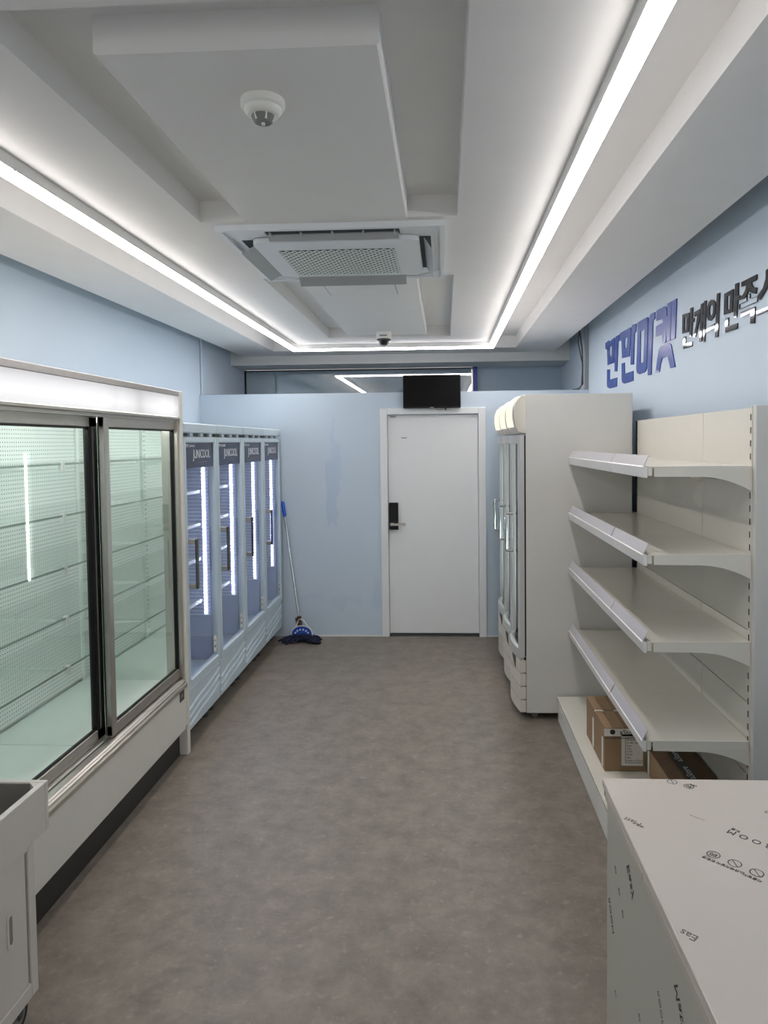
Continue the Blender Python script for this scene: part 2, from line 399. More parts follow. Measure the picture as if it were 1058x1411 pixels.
# ceiling: concrete slab, floating perimeter soffit, light slot, inner field with a coffer
Z0, ZI, ZC, ZT = 2.653, 2.655, 2.742, 2.767
ceil_ = struct(B('ceiling', 'ceiling_paint', None, XL, XR, YB, YG, 3.0, 3.06))
CP = lambda n, *a, **k: B(n, 'ceiling_paint', ceil_, *a, **k)
SX0, SX1, SY1 = -2.07, 1.117, 7.45
RX0, RX1, RY0, RY1 = -1.66, .695, -.35, 7.07
IX0, IX1, IY0, IY1 = -1.392, .466, -.05, 6.70
m = MB(); m.box(SX0, RX0, YB, SY1, Z0, ZT + .03); m.box(RX1, SX1, YB, SY1, Z0, ZT + .03)
m.box(RX0, RX1, RY1, SY1, Z0, ZT + .03); m.box(RX0, RX1, YB, RY0, Z0, ZT + .03); m.build('soffit', 'ceiling_paint', ceil_)
CP('slot_lid', RX0, RX1, RY0, RY1, ZT, ZT + .03)
KX0, KX1, KY0, KY1 = -.986, .060, 1.505, 6.255
m = MB(); m.box(IX0, KX0, IY0, IY1, ZI, ZC); m.box(KX1, IX1, IY0, IY1, ZI, ZC); m.box(KX0, KX1, IY0, KY0, ZI, ZC); m.box(KX0, KX1, KY1, IY1, ZI, ZC)
m.build('inner_field', 'ceiling_paint', ceil_)
CP('coffer_lid', IX0, IX1, IY0, IY1, ZC, ZT)
m = MB(); m.box(KX0, KX1, 2.957, 3.985, ZI, ZC); m.build('cross_band', 'ceiling_paint', ceil_)
# dropped centre panel with rounded lower edge, in two lengths either side of the air conditioner's band
PX0, PX1 = -.803, -.139
def panel(y0, y1, near_round, far_round):
    t = bmesh.new(); bmesh.ops.create_cube(t, size=1.0)
    for v in t.verts: v.co = Vector(((PX0 + PX1) / 2 + v.co.x * (PX1 - PX0), (y0 + y1) / 2 + v.co.y * (y1 - y0), (Z0 - .002 + ZC) / 2 + v.co.z * (ZC - Z0 + .002)))
    es = []
    for e in t.edges:
        a, b = e.verts; mid = (a.co + b.co) / 2
        if mid.z < Z0 + .01:
            if abs(mid.y - y0) < 1e-4 and near_round: es.append(e)
    if es: bmesh.ops.bevel(t, geom=es, offset=.024, segments=3, profile=.5, affect='EDGES')
    es = [e for e in t.edges if all(v.co.z < Z0 + .001 for v in e.verts) and (abs(sum(v.co.x for v in e.verts) / 2 - PX0) < 1e-4 or abs(sum(v.co.x for v in e.verts) / 2 - PX1) < 1e-4)]
    if es: bmesh.ops.bevel(t, geom=es, offset=.006, segments=1, profile=.5, affect='EDGES')
    mm = MB(); mm.add(t); return mm.build('centre_panel', 'ceiling_paint', ceil_)
panel(1.68, 2.957, False, False); panel(3.985, 6.105, False, True)
m = MB(); hx0, hx1, hy0, hy1 = -.682, -.272, 4.10, 4.44
for a in ((hx0, hx1, hy0, hy0 + .004), (hx0, hx1, hy1 - .004, hy1), (hx0, hx0 + .004, hy0, hy1), (hx1 - .004, hx1, hy0, hy1)): m.box(*a, Z0 - .0035, Z0 - .0015)
hatch = B('access_panel', 'ceiling_paint', ceil_, hx0 + .004, hx1 - .004, hy0 + .004, hy1 - .004, Z0 - .004, Z0 - .002)
m.build('shadow_gap', 'mid_grey', hatch)

# boxed-in lintel over the rear glazing
struct(B('trim_1', 'grey_paint', None, XL, XR, SY1, YG, 2.562, 3.0))
# rear glazing above the partition
struct(B('wall_rear', 'wall_paint', None, XL, XR, YG + .005, YG + .1, 0, 1.0))
m = MB(); m.box(XL, XL + .018, YG - .005, YG + .05, 1.0, 2.56); m.box(XL, .315, YG - .005, YG + .05, 2.546, 2.56); m.box(XL, .315, YG - .02, YG + .05, 1.0, 1.05)
win = struct(m.build('window_1', 'black_plastic'))
mat('tinted_glass', (134, 154, 168), 0.02, spec=1.0, coat=1.0)
MATS['tinted_glass'].node_tree.nodes['Principled BSDF'].inputs['IOR'].default_value = 2.1
B('pane', 'tinted_glass', win, XL + .018, .300, YG + .01, YG + .02, 1.05, 2.546)
B('mullion', 'aluminium', win, .300, .316, YG - .03, YG + .05, 1.0, 2.54)
B('blue_post', 'post_blue', win, .316, .364, YG - .035, YG + .05, 1.0, 2.562)
B('infill_panel', 'dull_blue_panel', win, .364, XR, YG, YG + .04, 1.0, 2.562)
# conduit and cables in the back corners
m = MB(); m.tube([(XL + .012, 6.50, 2.197), (XL + .012, 6.50, 2.99)], .011); tag(m.build('wall_conduit', 'wall_paint', smooth=True), 'thin vertical conduit painted wall blue, above the partition at left wall', 'conduit')
m = MB(); m.box(XR - .035, XR, 6.47, 6.50, 2.197, 2.99, bev=.003); tag(m.build('cable_duct', 'pipe_grey'), 'grey vertical cable duct on right wall above partition, beside hanging cables', 'duct')
m = MB()
m.tube([(XR - .05, 6.53, 2.99), (XR - .07, 6.54, 2.75), (XR - .045, 6.53, 2.55), (XR - .04, 6.53, 2.25), (XR - .07, 6.53, 2.205), (XR - .13, 6.53, 2.203)], .006, 6)
m.tube([(XR - .08, 6.56, 2.99), (XR - .06, 6.56, 2.78), (XR - .075, 6.56, 2.62), (XR - .035, 6.56, 2.42), (XR - .045, 6.56, 2.24), (XR - .09, 6.55, 2.205)], .005, 6)
tag(m.build('cable_bundle', 'cable_dark', smooth=True), 'dark loose cables hanging down beside grey duct above the partition', 'cables')

# ------------------------------------------------------------------ door
def make_door():
    m = MB()
    fw = .066
    m.box(DX0, DX0 + fw, YP - .018, YP + .11, 0, DZ, bev=.004); m.box(DX1 - fw, DX1, YP - .018, YP + .11, 0, DZ, bev=.004); m.box(DX0 + fw, DX1 - fw, YP - .018, YP + .11, DZ - fw + .01, DZ, bev=.004)
    d = struct(m.build('door_1', 'white_door'))
    leaf = B('door_leaf', 'white_door', d, DX0 + fw + .004, DX1 - fw - .004, YP + .022, YP + .06, .028, DZ - fw + .005)
    B('threshold', 'dark_grey', d, DX0 + fw, DX1 - fw, YP + .01, YP + .1, 0, .012)
    l = B('digital_lock', 'black_plastic', leaf, -.499, -.417, YP - .006, YP + .022, .968, 1.212, bev=.008, seg=2, label='black keypad lock body')
    m = MB(); m.box(-.486, -.456, YP - .05, YP - .006, 1.008, 1.034, bev=.003); m.box(-.486, -.348, YP - .062, YP - .046, 1.010, 1.032, bev=.003)
    m.build('lever_handle', 'brushed_steel', leaf, label='brushed steel lever handle')
    B('hinge_plate', 'mid_grey', leaf, -.48, -.43, YP + .008, YP + .022, 1.974, 1.982)
    m = MB(); m.box(-.375, -.335, YP + .0205, YP + .0221, 1.787, 1.793); m.box(-.385, -.37, YP + .0205, YP + .0221, 1.791, 1.795); m.build('tape_mark', 'dark_grey', leaf)
make_door()
B('trim_2', 'white_plastic', None, XL + .8, DX0, YP - .006, YP, 0, .012)['kind'] = 'structure'
B('trim_3', 'white_plastic', None, DX1, DX1 + .12, YP - .006, YP, 0, .012)['kind'] = 'structure'

# ================================================================== CEILING FIXTURES
def strip(name, x0, x1, y0, y1, label):
    """aluminium housing with a glowing trough below, in lengths of about 1.2 m"""
    t = thing(name, ((x0 + x1) / 2, (y0 + y1) / 2, ZI - .055), label, 'linear light', 'linear ceiling lights around the inner field')
    B('housing', 'grey_paint', t, x0, x1, y0, y1, ZI - .041, ZI)
    along_y = (y1 - y0) > (x1 - x0); L = (y1 - y0) if along_y else (x1 - x0)
    n = max(1, round(L / 1.2)); g = .0012
    for i in range(n):
        a, b = i / n, (i + 1) / n
        if along_y: q = (x0 + .002, x1 - .002, y0 + a * L + g, y0 + b * L - g)
        else: q = (x0 + a * L + g, x0 + b * L - g, y0 + .002, y1 - .002)
        dd = B('diffuser', 'strip_cheek', t, *q, ZI - .054, ZI - .041); B('lens', 'strip_glow', dd, *q, ZI - .0555, ZI - .054)
        if i:
            if along_y: B('clip', 'white_plastic', t, x0 + .0, x1, y0 + a * L - .004, y0 + a * L + .004, ZI - .050, ZI - .036)
            else: B('clip', 'white_plastic', t, x0 + a * L - .004, x0 + a * L + .004, y0, y1, ZI - .050, ZI - .036)
strip('linear_light', -1.386, -1.336, 1.15, 6.64, 'long glowing white light strip running over the left-hand coolers and freezers')
strip('linear_light', .408, .458, 1.15, 6.64, 'long glowing white light strip running along the sign wall side of ceiling')
strip('linear_light', -1.386, .458, 6.64, 6.69, 'short glowing light strip crossing the ceiling above the television')

def smoke():
    c = (-.468, 1.925, Z0)
    t = thing('smoke_detector', c, 'round white smoke detector on the ceiling panel in front of air conditioner', 'smoke detector')
    MB().lathe([(.056, 0), (.0575, -.006), (.0575, -.020), (.052, -.024)], c).build('base', 'detector_white', t, True)
    MB().lathe([(.050, -.024), (.049, -.032), (.042, -.040), (.038, -.042)], c).build('cover', 'detector_white', t, True)
    MB().lathe([(.030, -.042), (.031, -.046), (.026, -.056), (.022, -.060)], c).build('sensor_cage', 'mid_grey', t, True)
    m = MB()
    for k in range(6):
        a = k * math.pi / 3; x, y = c[0] + .031 * math.cos(a), c[1] + .031 * math.sin(a)
        m.tube([(x, y, Z0 - .04), (x - .006 * math.cos(a), y - .006 * math.sin(a), Z0 - .058)], .003, 6)
    m.box(c[0] - .004, c[0] + .004, c[1] - .004, c[1] + .004, Z0 - .066, Z0 - .058)
    stuff(m.build('guard_rib', 'detector_white', t))
smoke()
def dome():
    c = (-.486, 5.96, Z0 - .02)
    t = thing('dome_camera', c, 'small white dome security camera with black lens near the end light strip', 'security camera')
    MB().lathe([(.060, .02), (.062, .008), (.060, -.034), (.057, -.038)], c).build('base', 'detector_white', t, True)
    MB().lathe([(.057, -.038), (.0575, -.046), (.053, -.049)], c).build('ring', 'dark_grey', t, True)
    MB().lathe([(.050, -.049), (.048, -.062), (.040, -.078), (.026, -.090), (.008, -.096)], c).build('dome', 'dome_glass', t, True)
    MB().lathe([(.032, -.047), (.034, -.060), (.028, -.078), (.012, -.086)], c).build('lens', 'black_plastic', t, True)
    B('name_plate', 'mid_grey', t, c[0] - .03, c[0] + .03, c[1] - .0612, c[1] - .058, Z0 - .040, Z0 - .030)
dome()
def aircon():
    cx, cy = -.466, 3.475; h = .475
    t = thing('ceiling_air_conditioner', (cx, cy, Z0 - .06), 'square white four-way cassette air conditioner with open flaps and mesh grille', 'air conditioner')
    # outer tray with a raised rim and sloped inner faces, four air slots
    m = MB()
    for (a, b, c_, d) in ((cx - h, cx + h, cy - h, cy - h + .022), (cx - h, cx + h, cy + h - .022, cy + h), (cx - h, cx - h + .022, cy - h + .022, cy + h - .022), (cx + h - .022, cx + h, cy - h + .022, cy + h - .022)):
        m.box(a, b, c_, d, Z0 - .022, Z0 + .002)
    m.build('rim', 'ac_white', t)
    B('tray', 'ac_white', t, cx - h + .01, cx + h - .01, cy - h + .01, cy + h - .01, Z0 - .008, Z0 + .002)
    s = .115; w = .31
    for i, q in enumerate(((cx - .285, cx + .285, cy - h + .075, cy - h + .135), (cx - .285, cx + .285, cy + h - .135, cy + h - .075), (cx - h + .06, cx - h + .125, cy - .28, cy + .28), (cx + h - .125, cx + h - .06, cy - .28, cy + .28))):
        o = B('air_slot', 'ac_void', t, *q, Z0 - .010, Z0 - .007)
        if i == 0:
            for k in range(5):
                x = q[0] + .02 + k * .1325; B('vane', 'ac_flap', o, x - .004, x + .004, q[2] + .004, q[3] - .004, Z0 - .020, Z0 - .008)
    # centre panel
    px0, px1, py0, py1 = cx - .365, cx + .365, 3.155, 3.81
    zt, zb = Z0 - .010, Z0 - .032
    m = MB(); r = .045; pts = []
    for (qx, qy, a0) in ((px1 - r, py1 - r, 0), (px0 + r, py1 - r, 90), (px0 + r, py0 + r, 180), (px1 - r, py0 + r, 270)):
        for k in range(6):
            a = math.radians(a0 + k * 18); pts.append((qx + r * math.cos(a), qy + r * math.sin(a)))
    m.prism(pts, 'z', zb, zt); cp = m.build('centre_panel', 'ac_white', t)
    gx0, gx1, gy0, gy1 = cx - .275, cx + .250, 3.29, 3.765
    gr = B('intake_grille', 'ac_void', t, gx0, gx1, gy0, gy1, zb - .001, zb + .002, label='grey lattice intake grille')
    m = MB()
    zc = zb - .0025; pitch = .034; L = gy1 - gy0
    def clip(ax_, ay, bx, by):
        # clip a segment to the grille rectangle
        d = (bx - ax_, by - ay); t0, t1 = 0, 1
        for p, q in ((-d[0], ax_ - gx0), (d[0], gx1 - ax_), (-d[1], ay - gy0), (d[1], gy1 - ay)):
            if abs(p) < 1e-9:
                if q < 0: return None
            else:
                rr = q / p
                if p < 0: t0 = max(t0, rr)
                else: t1 = min(t1, rr)
        return None if t0 >= t1 else (ax_ + d[0] * t0, ay + d[1] * t0, ax_ + d[0] * t1, ay + d[1] * t1)
    k = -L
    while k < (gx1 - gx0) + L:
        for sgn in (1, -1):
            a = (gx0 + k, gy0, gx0 + k + sgn * L * .8, gy1)
            c_ = clip(*a)
            if c_ and math.hypot(c_[2] - c_[0], c_[3] - c_[1]) > .02: m.tube([(c_[0], c_[1], zc), (c_[2], c_[3], zc)], .0036, 4)
        k += pitch
    stuff(m.build('lattice', 'ac_grille', gr))
    # flaps: hinged at the slots, hanging open
    def flap(hinge0, hinge1, outward, drop, width):
        a, b = Vector(hinge0), Vector(hinge1); o = Vector(outward) * width + Vector((0, 0, -drop))
        m = MB(); m.sheet([[a, b], [a + o, b + o]], (0, 0, -.004)); return m.build('flap', 'ac_flap', t)
    flap((cx - .35, cy - .26, Z0 - .018), (cx - .35, cy + .285, Z0 - .018), (-1, 0, 0), .040, .072)
    flap((cx + .385, cy - .285, Z0 - .014), (cx + .385, cy + .26, Z0 - .014), (1, 0, 0), .050, .035)
    flap((cx - .29, cy + .352, Z0 - .020), (cx + .275, cy + .352, Z0 - .020), (0, 1, 0), .042, .055)
    flap((cx - .28, cy - .368, Z0 - .010), (cx + .28, cy - .368, Z0 - .010), (0, 1, 0), .016, .035)
    for sx in (-1, 1):
        for sy in (-1, 1): MB().prism([(cx + sx * .452, cy + sy * .452), (cx + sx * .452, cy + sy * .33), (cx + sx * .33, cy + sy * .452)], 'z', Z0 - .014, Z0 - .006).build('corner_cap', 'ac_white', t)
aircon()

# ================================================================== TELEVISION
def tv():
    x0, x1, z0, z1, y = -.359, .147, 2.050, 2.340, 6.41
    t = thing('television', ((x0 + x1) / 2, y, z0), 'small black flat television mounted on the partition above the door', 'television')
    B('bezel', 'black_plastic', t, x0, x1, y - .008, y + .028, z0, z1, bev=.004)
    B('screen', 'screen_black', t, x0 + .008, x1 - .008, y - .0095, y - .006, z0 + .014, z1 - .008)
    cx = (x0 + x1) / 2
    B('logo_tab', 'mid_grey', t, cx - .016, cx + .016, y - .011, y - .004, z0 - .004, z0 + .009, bev=.002)
    m = MB(); m.box(cx - .06, cx + .06, y + .028, YP + .0, z0 + .04, z0 + .13, bev=.003); m.build('wall_bracket', 'dark_grey', t)
    m = MB(); pts = [(x0 + .32 + .03 * math.cos(a), y + .02, z0 + .004 - .022 * math.sin(a)) for a in [k * math.pi / 10 for k in range(11)]]
    m.tube(pts, .0022, 6); m.box(x0 + .365, x0 + .38, y + .01, y + .026, z0 - .018, z0 + .004); m.build('cable', 'cable_dark', t)
tv()

# ================================================================== SLIDING-DOOR DISPLAY COOLER (left)
def cooler():
    y0, y1 = 2.175, 3.995; xf, xb = -1.46, XL + .02
    t = thing('display_cooler', (-1.83, 3.08, 0), 'large white sliding-glass display cooler with lit header, standing along the left wall', 'display cooler')
    P = lambda n, mt, *a, **k: B(n, mt, t, *a, **k)
    # carcass
    P('end_panel', 'cooler_white', xb, xf + .004, y1 - .04, y1, 0, 2.046, bev=.004); P('end_panel', 'cooler_white', xb, xf + .004, y0, y0 + .04, 0, 2.046, bev=.004)
    ya, yb = y0 + .04, y1 - .04
    P('rear_wall', 'interior_white', xb, -2.060, ya, yb, .1, 2.03)
    P('roof', 'interior_white', -2.060, -1.52, ya, yb, 1.885, 1.905)
    P('top_board', 'cooler_white', xb, -1.475, ya, yb, 2.03, 2.045)
    # perforated back sheets between slotted uprights
    ym = 3.06
    for a, b in ((ya + .04, ym - .05), (ym + .05, yb - .03)):
        P('perforated_back', 'perforated_sheet', -2.060, -2.044, a, b, .45, 1.885)
    for y in (ya + .02, ym, yb - .012):
        u = P('upright', 'interior_white', -2.060, -2.032, y - .022, y + .022, .436, 1.885, bev=.003)
        if y == ym:
            m = MB()
            for k in range(44):
                for s in (-.008, .008): m.box(-2.034, -2.0305, y + s - .0022, y + s + .0022, .50 + k * .031, .515 + k * .031)
            stuff(m.build('slot_row', 'mid_grey', u))
    # inner faces of the ends
    P('side_liner', 'mirror_steel', -2.06, -1.56, yb - .012, yb, .38, 1.885, label='mirror-finish inner end panel'); P('side_liner', 'mirror_steel', -2.06, -1.56, ya, ya + .012, .38, 1.885, label='mirror-finish inner end panel')
    # deck
    for a, b in ((ya + .012, ym - .003), (ym + .003, yb - .012)): P('deck_panel', 'interior_white', -2.044, -1.575, a, b, .418, .434, bev=.002)
    P('deck_base', 'interior_white', -2.06, -1.575, ya, yb, .17, .417)
    MB().tube([(-1.60, ya + .03, 1.868), (-1.60, yb - .03, 1.868)], .010, 10).build('canopy_tube', 'cooler_tube', t, True)
    # glass shelves: five levels, two bays, on folded brackets
    for z in (1.676, 1.452, 1.224, 1.004, .785):
        for a, b in ((ya + .015, ym - .004), (ym + .004, yb - .015)):
            s = P('shelf', 'shelf_glass', -2.03, -1.654, a, b, z - .008, z)
            B('front_edge', 'edge_green', s, -1.654, -1.651, a, b, z - .008, z)
        for y in (ya + .02, ym, yb - .02):
            m = MB(); m.prism([(-2.032, z - .010), (-1.70, z - .010), (-1.70, z - .020), (-1.86, z - .030), (-2.032, z - .078)], 'y', y - .004, y + .004); m.build('bracket', 'interior_white', t)
        B('shelf_clip', 'white_plastic', t, -1.664, -1.646, ym - .010, ym + .010, z - .032, z + .005)
    # lit header
    P('top_rail', 'brushed_steel', -1.53, xf, ya, yb, 2.016, 2.046, bev=.003)
    P('light_panel', 'lightbox', -1.53, xf - .004, ya, yb, 1.903, 2.016, label='backlit white header panel')
    P('header_rail', 'aluminium', -1.56, xf + .002, ya, yb, 1.886, 1.904, bev=.004)
    P('door_track', 'brushed_steel', -1.57, xf - .016, ya, yb, 1.874, 1.887)
    # sliding doors: the far one runs in front
    def door(a, b, x, near_stile, far_stile):
        d = B('sliding_door', 'brushed_steel', t, x - .022, x + .006, a, b, 1.832, 1.876, bev=.002)
        B('bottom_rail', 'brushed_steel', d, x - .022, x + .006, a, b, .450, .502, bev=.002)
        B('glass', 'cooler_glass', d, x - .012, x - .004, a + .01, b - .01, .498, 1.838)
        B('gasket', 'black_plastic', d, x - .014, x - .001, a + .01, b - .01, 1.824, 1.832); B('gasket', 'black_plastic', d, x - .014, x - .001, a + .01, b - .01, .502, .508)
        if near_stile: 
            B('stile', 'brushed_steel', d, x - .020, x + .008, a, a + .045, .455, 1.876, bev=.003); B('gasket', 'black_plastic', d, x - .024, x - .020, a, a + .05, .46, 1.87)
        else: B('stile', 'black_plastic', d, x - .020, x + .004, a, a + .02, .455, 1.876)
        if far_stile: 
            B('stile', 'black_plastic', d, x - .022, x + .006, b - .075, b, .455, 1.876, bev=.003)
            B('bead', 'brushed_steel', d, x + .005, x + .009, b - .050, b - .042, .50, 1.83)
        else: 
            B('stile', 'black_plastic', d, x - .016, x + .004, b - .012, b, .455, 1.876)
        return d
    door(ya + .005, 3.135, -1.535, False, True)
    door(3.108, yb - .022, -1.492, True, False)
    P('jamb', 'aluminium', -1.56, xf - .006, yb - .022, yb, .45, 1.886, bev=.003); P('jamb', 'aluminium', -1.56, xf - .006, ya, ya + .01, .45, 1.886)
    # sill with grooved tracks, sloping to the front
    m = MB(); m.prism([(-1.575, .36), (-1.575, .448), (-1.515, .448), (-1.508, .438), (-1.500, .446), (-1.476, .440), (-1.462, .428), (-1.462, .416), (-1.452, .414), (-1.452, .396), (-1.475, .392), (-1.475, .36)], 'y', ya, yb)
    sill = m.build('sill', 'aluminium', t)
    for x in (-1.502, -1.470): B('track_groove', 'dark_grey', sill, x - .002, x + .002, ya, yb, .4335 if x > -1.48 else .4475, .4345 if x > -1.48 else .449)
    P('front_panel', 'cooler_white', -1.50, xf, ya, yb, .175, .392, bev=.003)
    P('bottom_lip', 'cooler_white', -1.51, xf - .008, ya, yb, .150, .172, bev=.002)
    P('kick_plate', 'kick_black', -1.55, -1.505, ya, yb, 0, .152)
    bd = P('badge', 'dark_grey', xf, xf + .004, 3.852, 3.915, .335, .395, bev=.002)
    B('display_window', 'mid_grey', bd, xf + .0035, xf + .0048, 3.862, 3.892, .358, .376)
cooler()

# ================================================================== UPRIGHT FREEZERS (left, four in a row)
FZW = .598
def freezer():
    t = thing('upright_freezer', (-1.82, 4.30, 0), '', 'freezer', 'glass-door freezers in a row along the left wall')
    y0, y1 = 4.002, 4.002 + FZW; xf = -1.46; xb = XL + .04
    P = lambda n, mt, *a, **k: B(n, mt, t, *a, **k)
    m = MB()
    m.box(xb, xf - .045, y0 + .002, y0 + .035, .10, 1.80); m.box(xb, xf - .045, y1 - .035, y1 - .002, .10, 1.80)
    m.box(xb, xb + .04, y0 + .035, y1 - .035, .10, 1.80); m.box(xb + .04, xf - .045, y0 + .035, y1 - .035, .10, .36); m.box(xb + .04, xf - .045, y0 + .035, y1 - .035, 1.76, 1.80)
    m.build('cabinet', 'freezer_white', t)
    # far side liner: white ribs on bluish board paint in rows of LED reflections
    P('side_board', 'liner_blue', xb + .045, xf - .048, y1 - .0385, y1 - .0352, .37, 1.755)
    m = MB()
    for k in range(42): m.box(xb + .05, xf - .05, y1 - .047, y1 - .038, .654 + k * .0236, .661 + k * .0236)
    stuff(m.build('ribbed_liner', 'rib_highlight', t))
    led = P('led_bar', 'led_glow', xf - .086, xf - .062, y1 - .062, y1 - .048, .66, 1.63)
    m = MB()
    for k in range(40): m.box(xf - .079, xf - .069, y1 - .066, y1 - .062, .674 + k * .0236, .682 + k * .0236)
    stuff(m.build('led_row', 'led_cool', led))
    # top trim and door
    m = MB(); m.box(xb, xf + .004, y0 + .002, y1 - .002, 1.816, 1.876, bev=.008, seg=2); tp = m.build('top_trim', 'freezer_white', t)
    m = MB(); m.box(xb, xf - .02, y0 + .01, y1 - .01, 1.800, 1.816); m.build('vent_gap', 'dark_grey', t)
    for q in (.12, .30, .46): B('hinge_block', 'freezer_white', t, xf - .03, xf - .004, y0 + q, y0 + q + .05, 1.797, 1.817)
    st = .045; dz0, dz1 = .352, 1.796
    m = MB()
    m.box(xf - .042, xf, y0 + .004, y0 + st, dz0, dz1, bev=.006); m.box(xf - .042, xf, y1 - st, y1 - .004, dz0, dz1, bev=.006)
    m.box(xf - .042, xf, y0 + st, y1 - st, dz0, dz0 + .05, bev=.006); m.box(xf - .042, xf, y0 + st, y1 - st, dz1 - .035, dz1, bev=.006)
    d = m.build('door', 'freezer_white', t)
    B('glass', 'freezer_glass', d, xf - .022, xf - .014, y0 + st - .004, y1 - st + .004, dz0 + .046, dz1 - .031)
    bn = B('banner', 'navy_banner', d, xf - .0135, xf - .0115, y0 + st, y1 - st, 1.612, 1.762, label='navy header banner with white lettering')
    fm = lambda y, z: frame_mtx((xf - .011, y, z), (0, 1, 0), (0, 0, 1))
    text_mesh('lettering', 'JUNICOOL', .074, 'print_white', fm(y0 + .34, 1.692), bn, .0005, xscale=.85)
    text_mesh('small_lettering', '고객센터 1644-4657', .022, 'print_white', fm(y0 + .13, 1.742), bn, .0004)
    B('underline', 'print_grey', bn, xf - .0118, xf - .0108, y0 + .24, y0 + .44, 1.643, 1.647)
    # bracket handle at the near stile
    hy = y0 + .055
    m = MB(); m.box(xf + .038, xf + .050, hy - .014, hy + .016, .925, 1.212, bev=.003); h = m.build('handle', 'dark_grey', d, label='grey bracket handle with dark grip')
    for z in (1.182, .925): B('handle_arm', 'brushed_steel', h, xf - .002, xf + .038, hy - .014, hy + .016, z, z + .030, bev=.003)
    s = B('energy_sticker', 'paper_white', d, xf - .0135, xf - .012, y1 - st - .06, y1 - st - .015, .43, .53)
    B('print_mark', 'print_grey', s, xf - .012, xf - .0115, y1 - st - .05, y1 - st - .025, .455, .47); B('print_mark', 'print_grey', s, xf - .012, xf - .0115, y1 - st - .05, y1 - st - .03, .495, .505)
    # plinth grille with three wavy ridges
    g = P('lower_grille', 'freezer_white', xf - .055, xf - .012, y0 + .004, y1 - .004, .102, .345, bev=.008)
    for k in range(3):
        z = .135 + k * .046; pts = []
        for i in range(17):
            u = i / 16; rise = .075 * (3 * u * u - 2 * u ** 3) + .012 * math.sin(2 * math.pi * u)
            pts.append((xf - .012, y0 + .012 + u * (FZW - .024), z + rise))
        MB().tube(pts, [.006] + [.009] * 15 + [.006], 8).build('wave_ridge', 'freezer_white', g, True)
    for (x, y) in ((xf - .1, y0 + .06), (xf - .1, y1 - .06), (xb + .08, y0 + .06), (xb + .08, y1 - .06)):
        MB().lathe([(.014, .104), (.014, .02), (.024, .015), (.024, 0)], (x, y, 0), 12).build('foot', 'dark_grey', t, True)
    return t
fz = [freezer()]
for i in range(1, 4):
    c = copy_tree(fz[0]); c.location.y += i * .600; LOC[c.name] = c.location.copy(); fz.append(c)
for f, l in zip(fz, ('pale blue glass-door freezer nearest the sliding-glass cooler, glowing shelves inside', 'second pale blue glass-door freezer from the sliding-glass cooler, with shelves inside',
                     'third pale blue glass-door freezer from the sliding-glass cooler, empty inside', 'pale blue glass-door freezer beside the mop, last in row at the end wall')): f['label'] = l
for i in (0, 1):      # wire shelves in the two nearer freezers only
    for z in (1.455, 1.245, 1.025, .755):
        m = MB(); y0 = 4.002 + .600 * i
        m.box(-1.575, -1.560, y0 + .04, y0 + FZW - .042, z - .012, z + .006)
        for k in range(14): m.box(-2.10, -1.575, y0 + .05 + k * .037, y0 + .054 + k * .037, z - .003, z + .002)
        m.build('shelf', 'interior_white', fz[i])

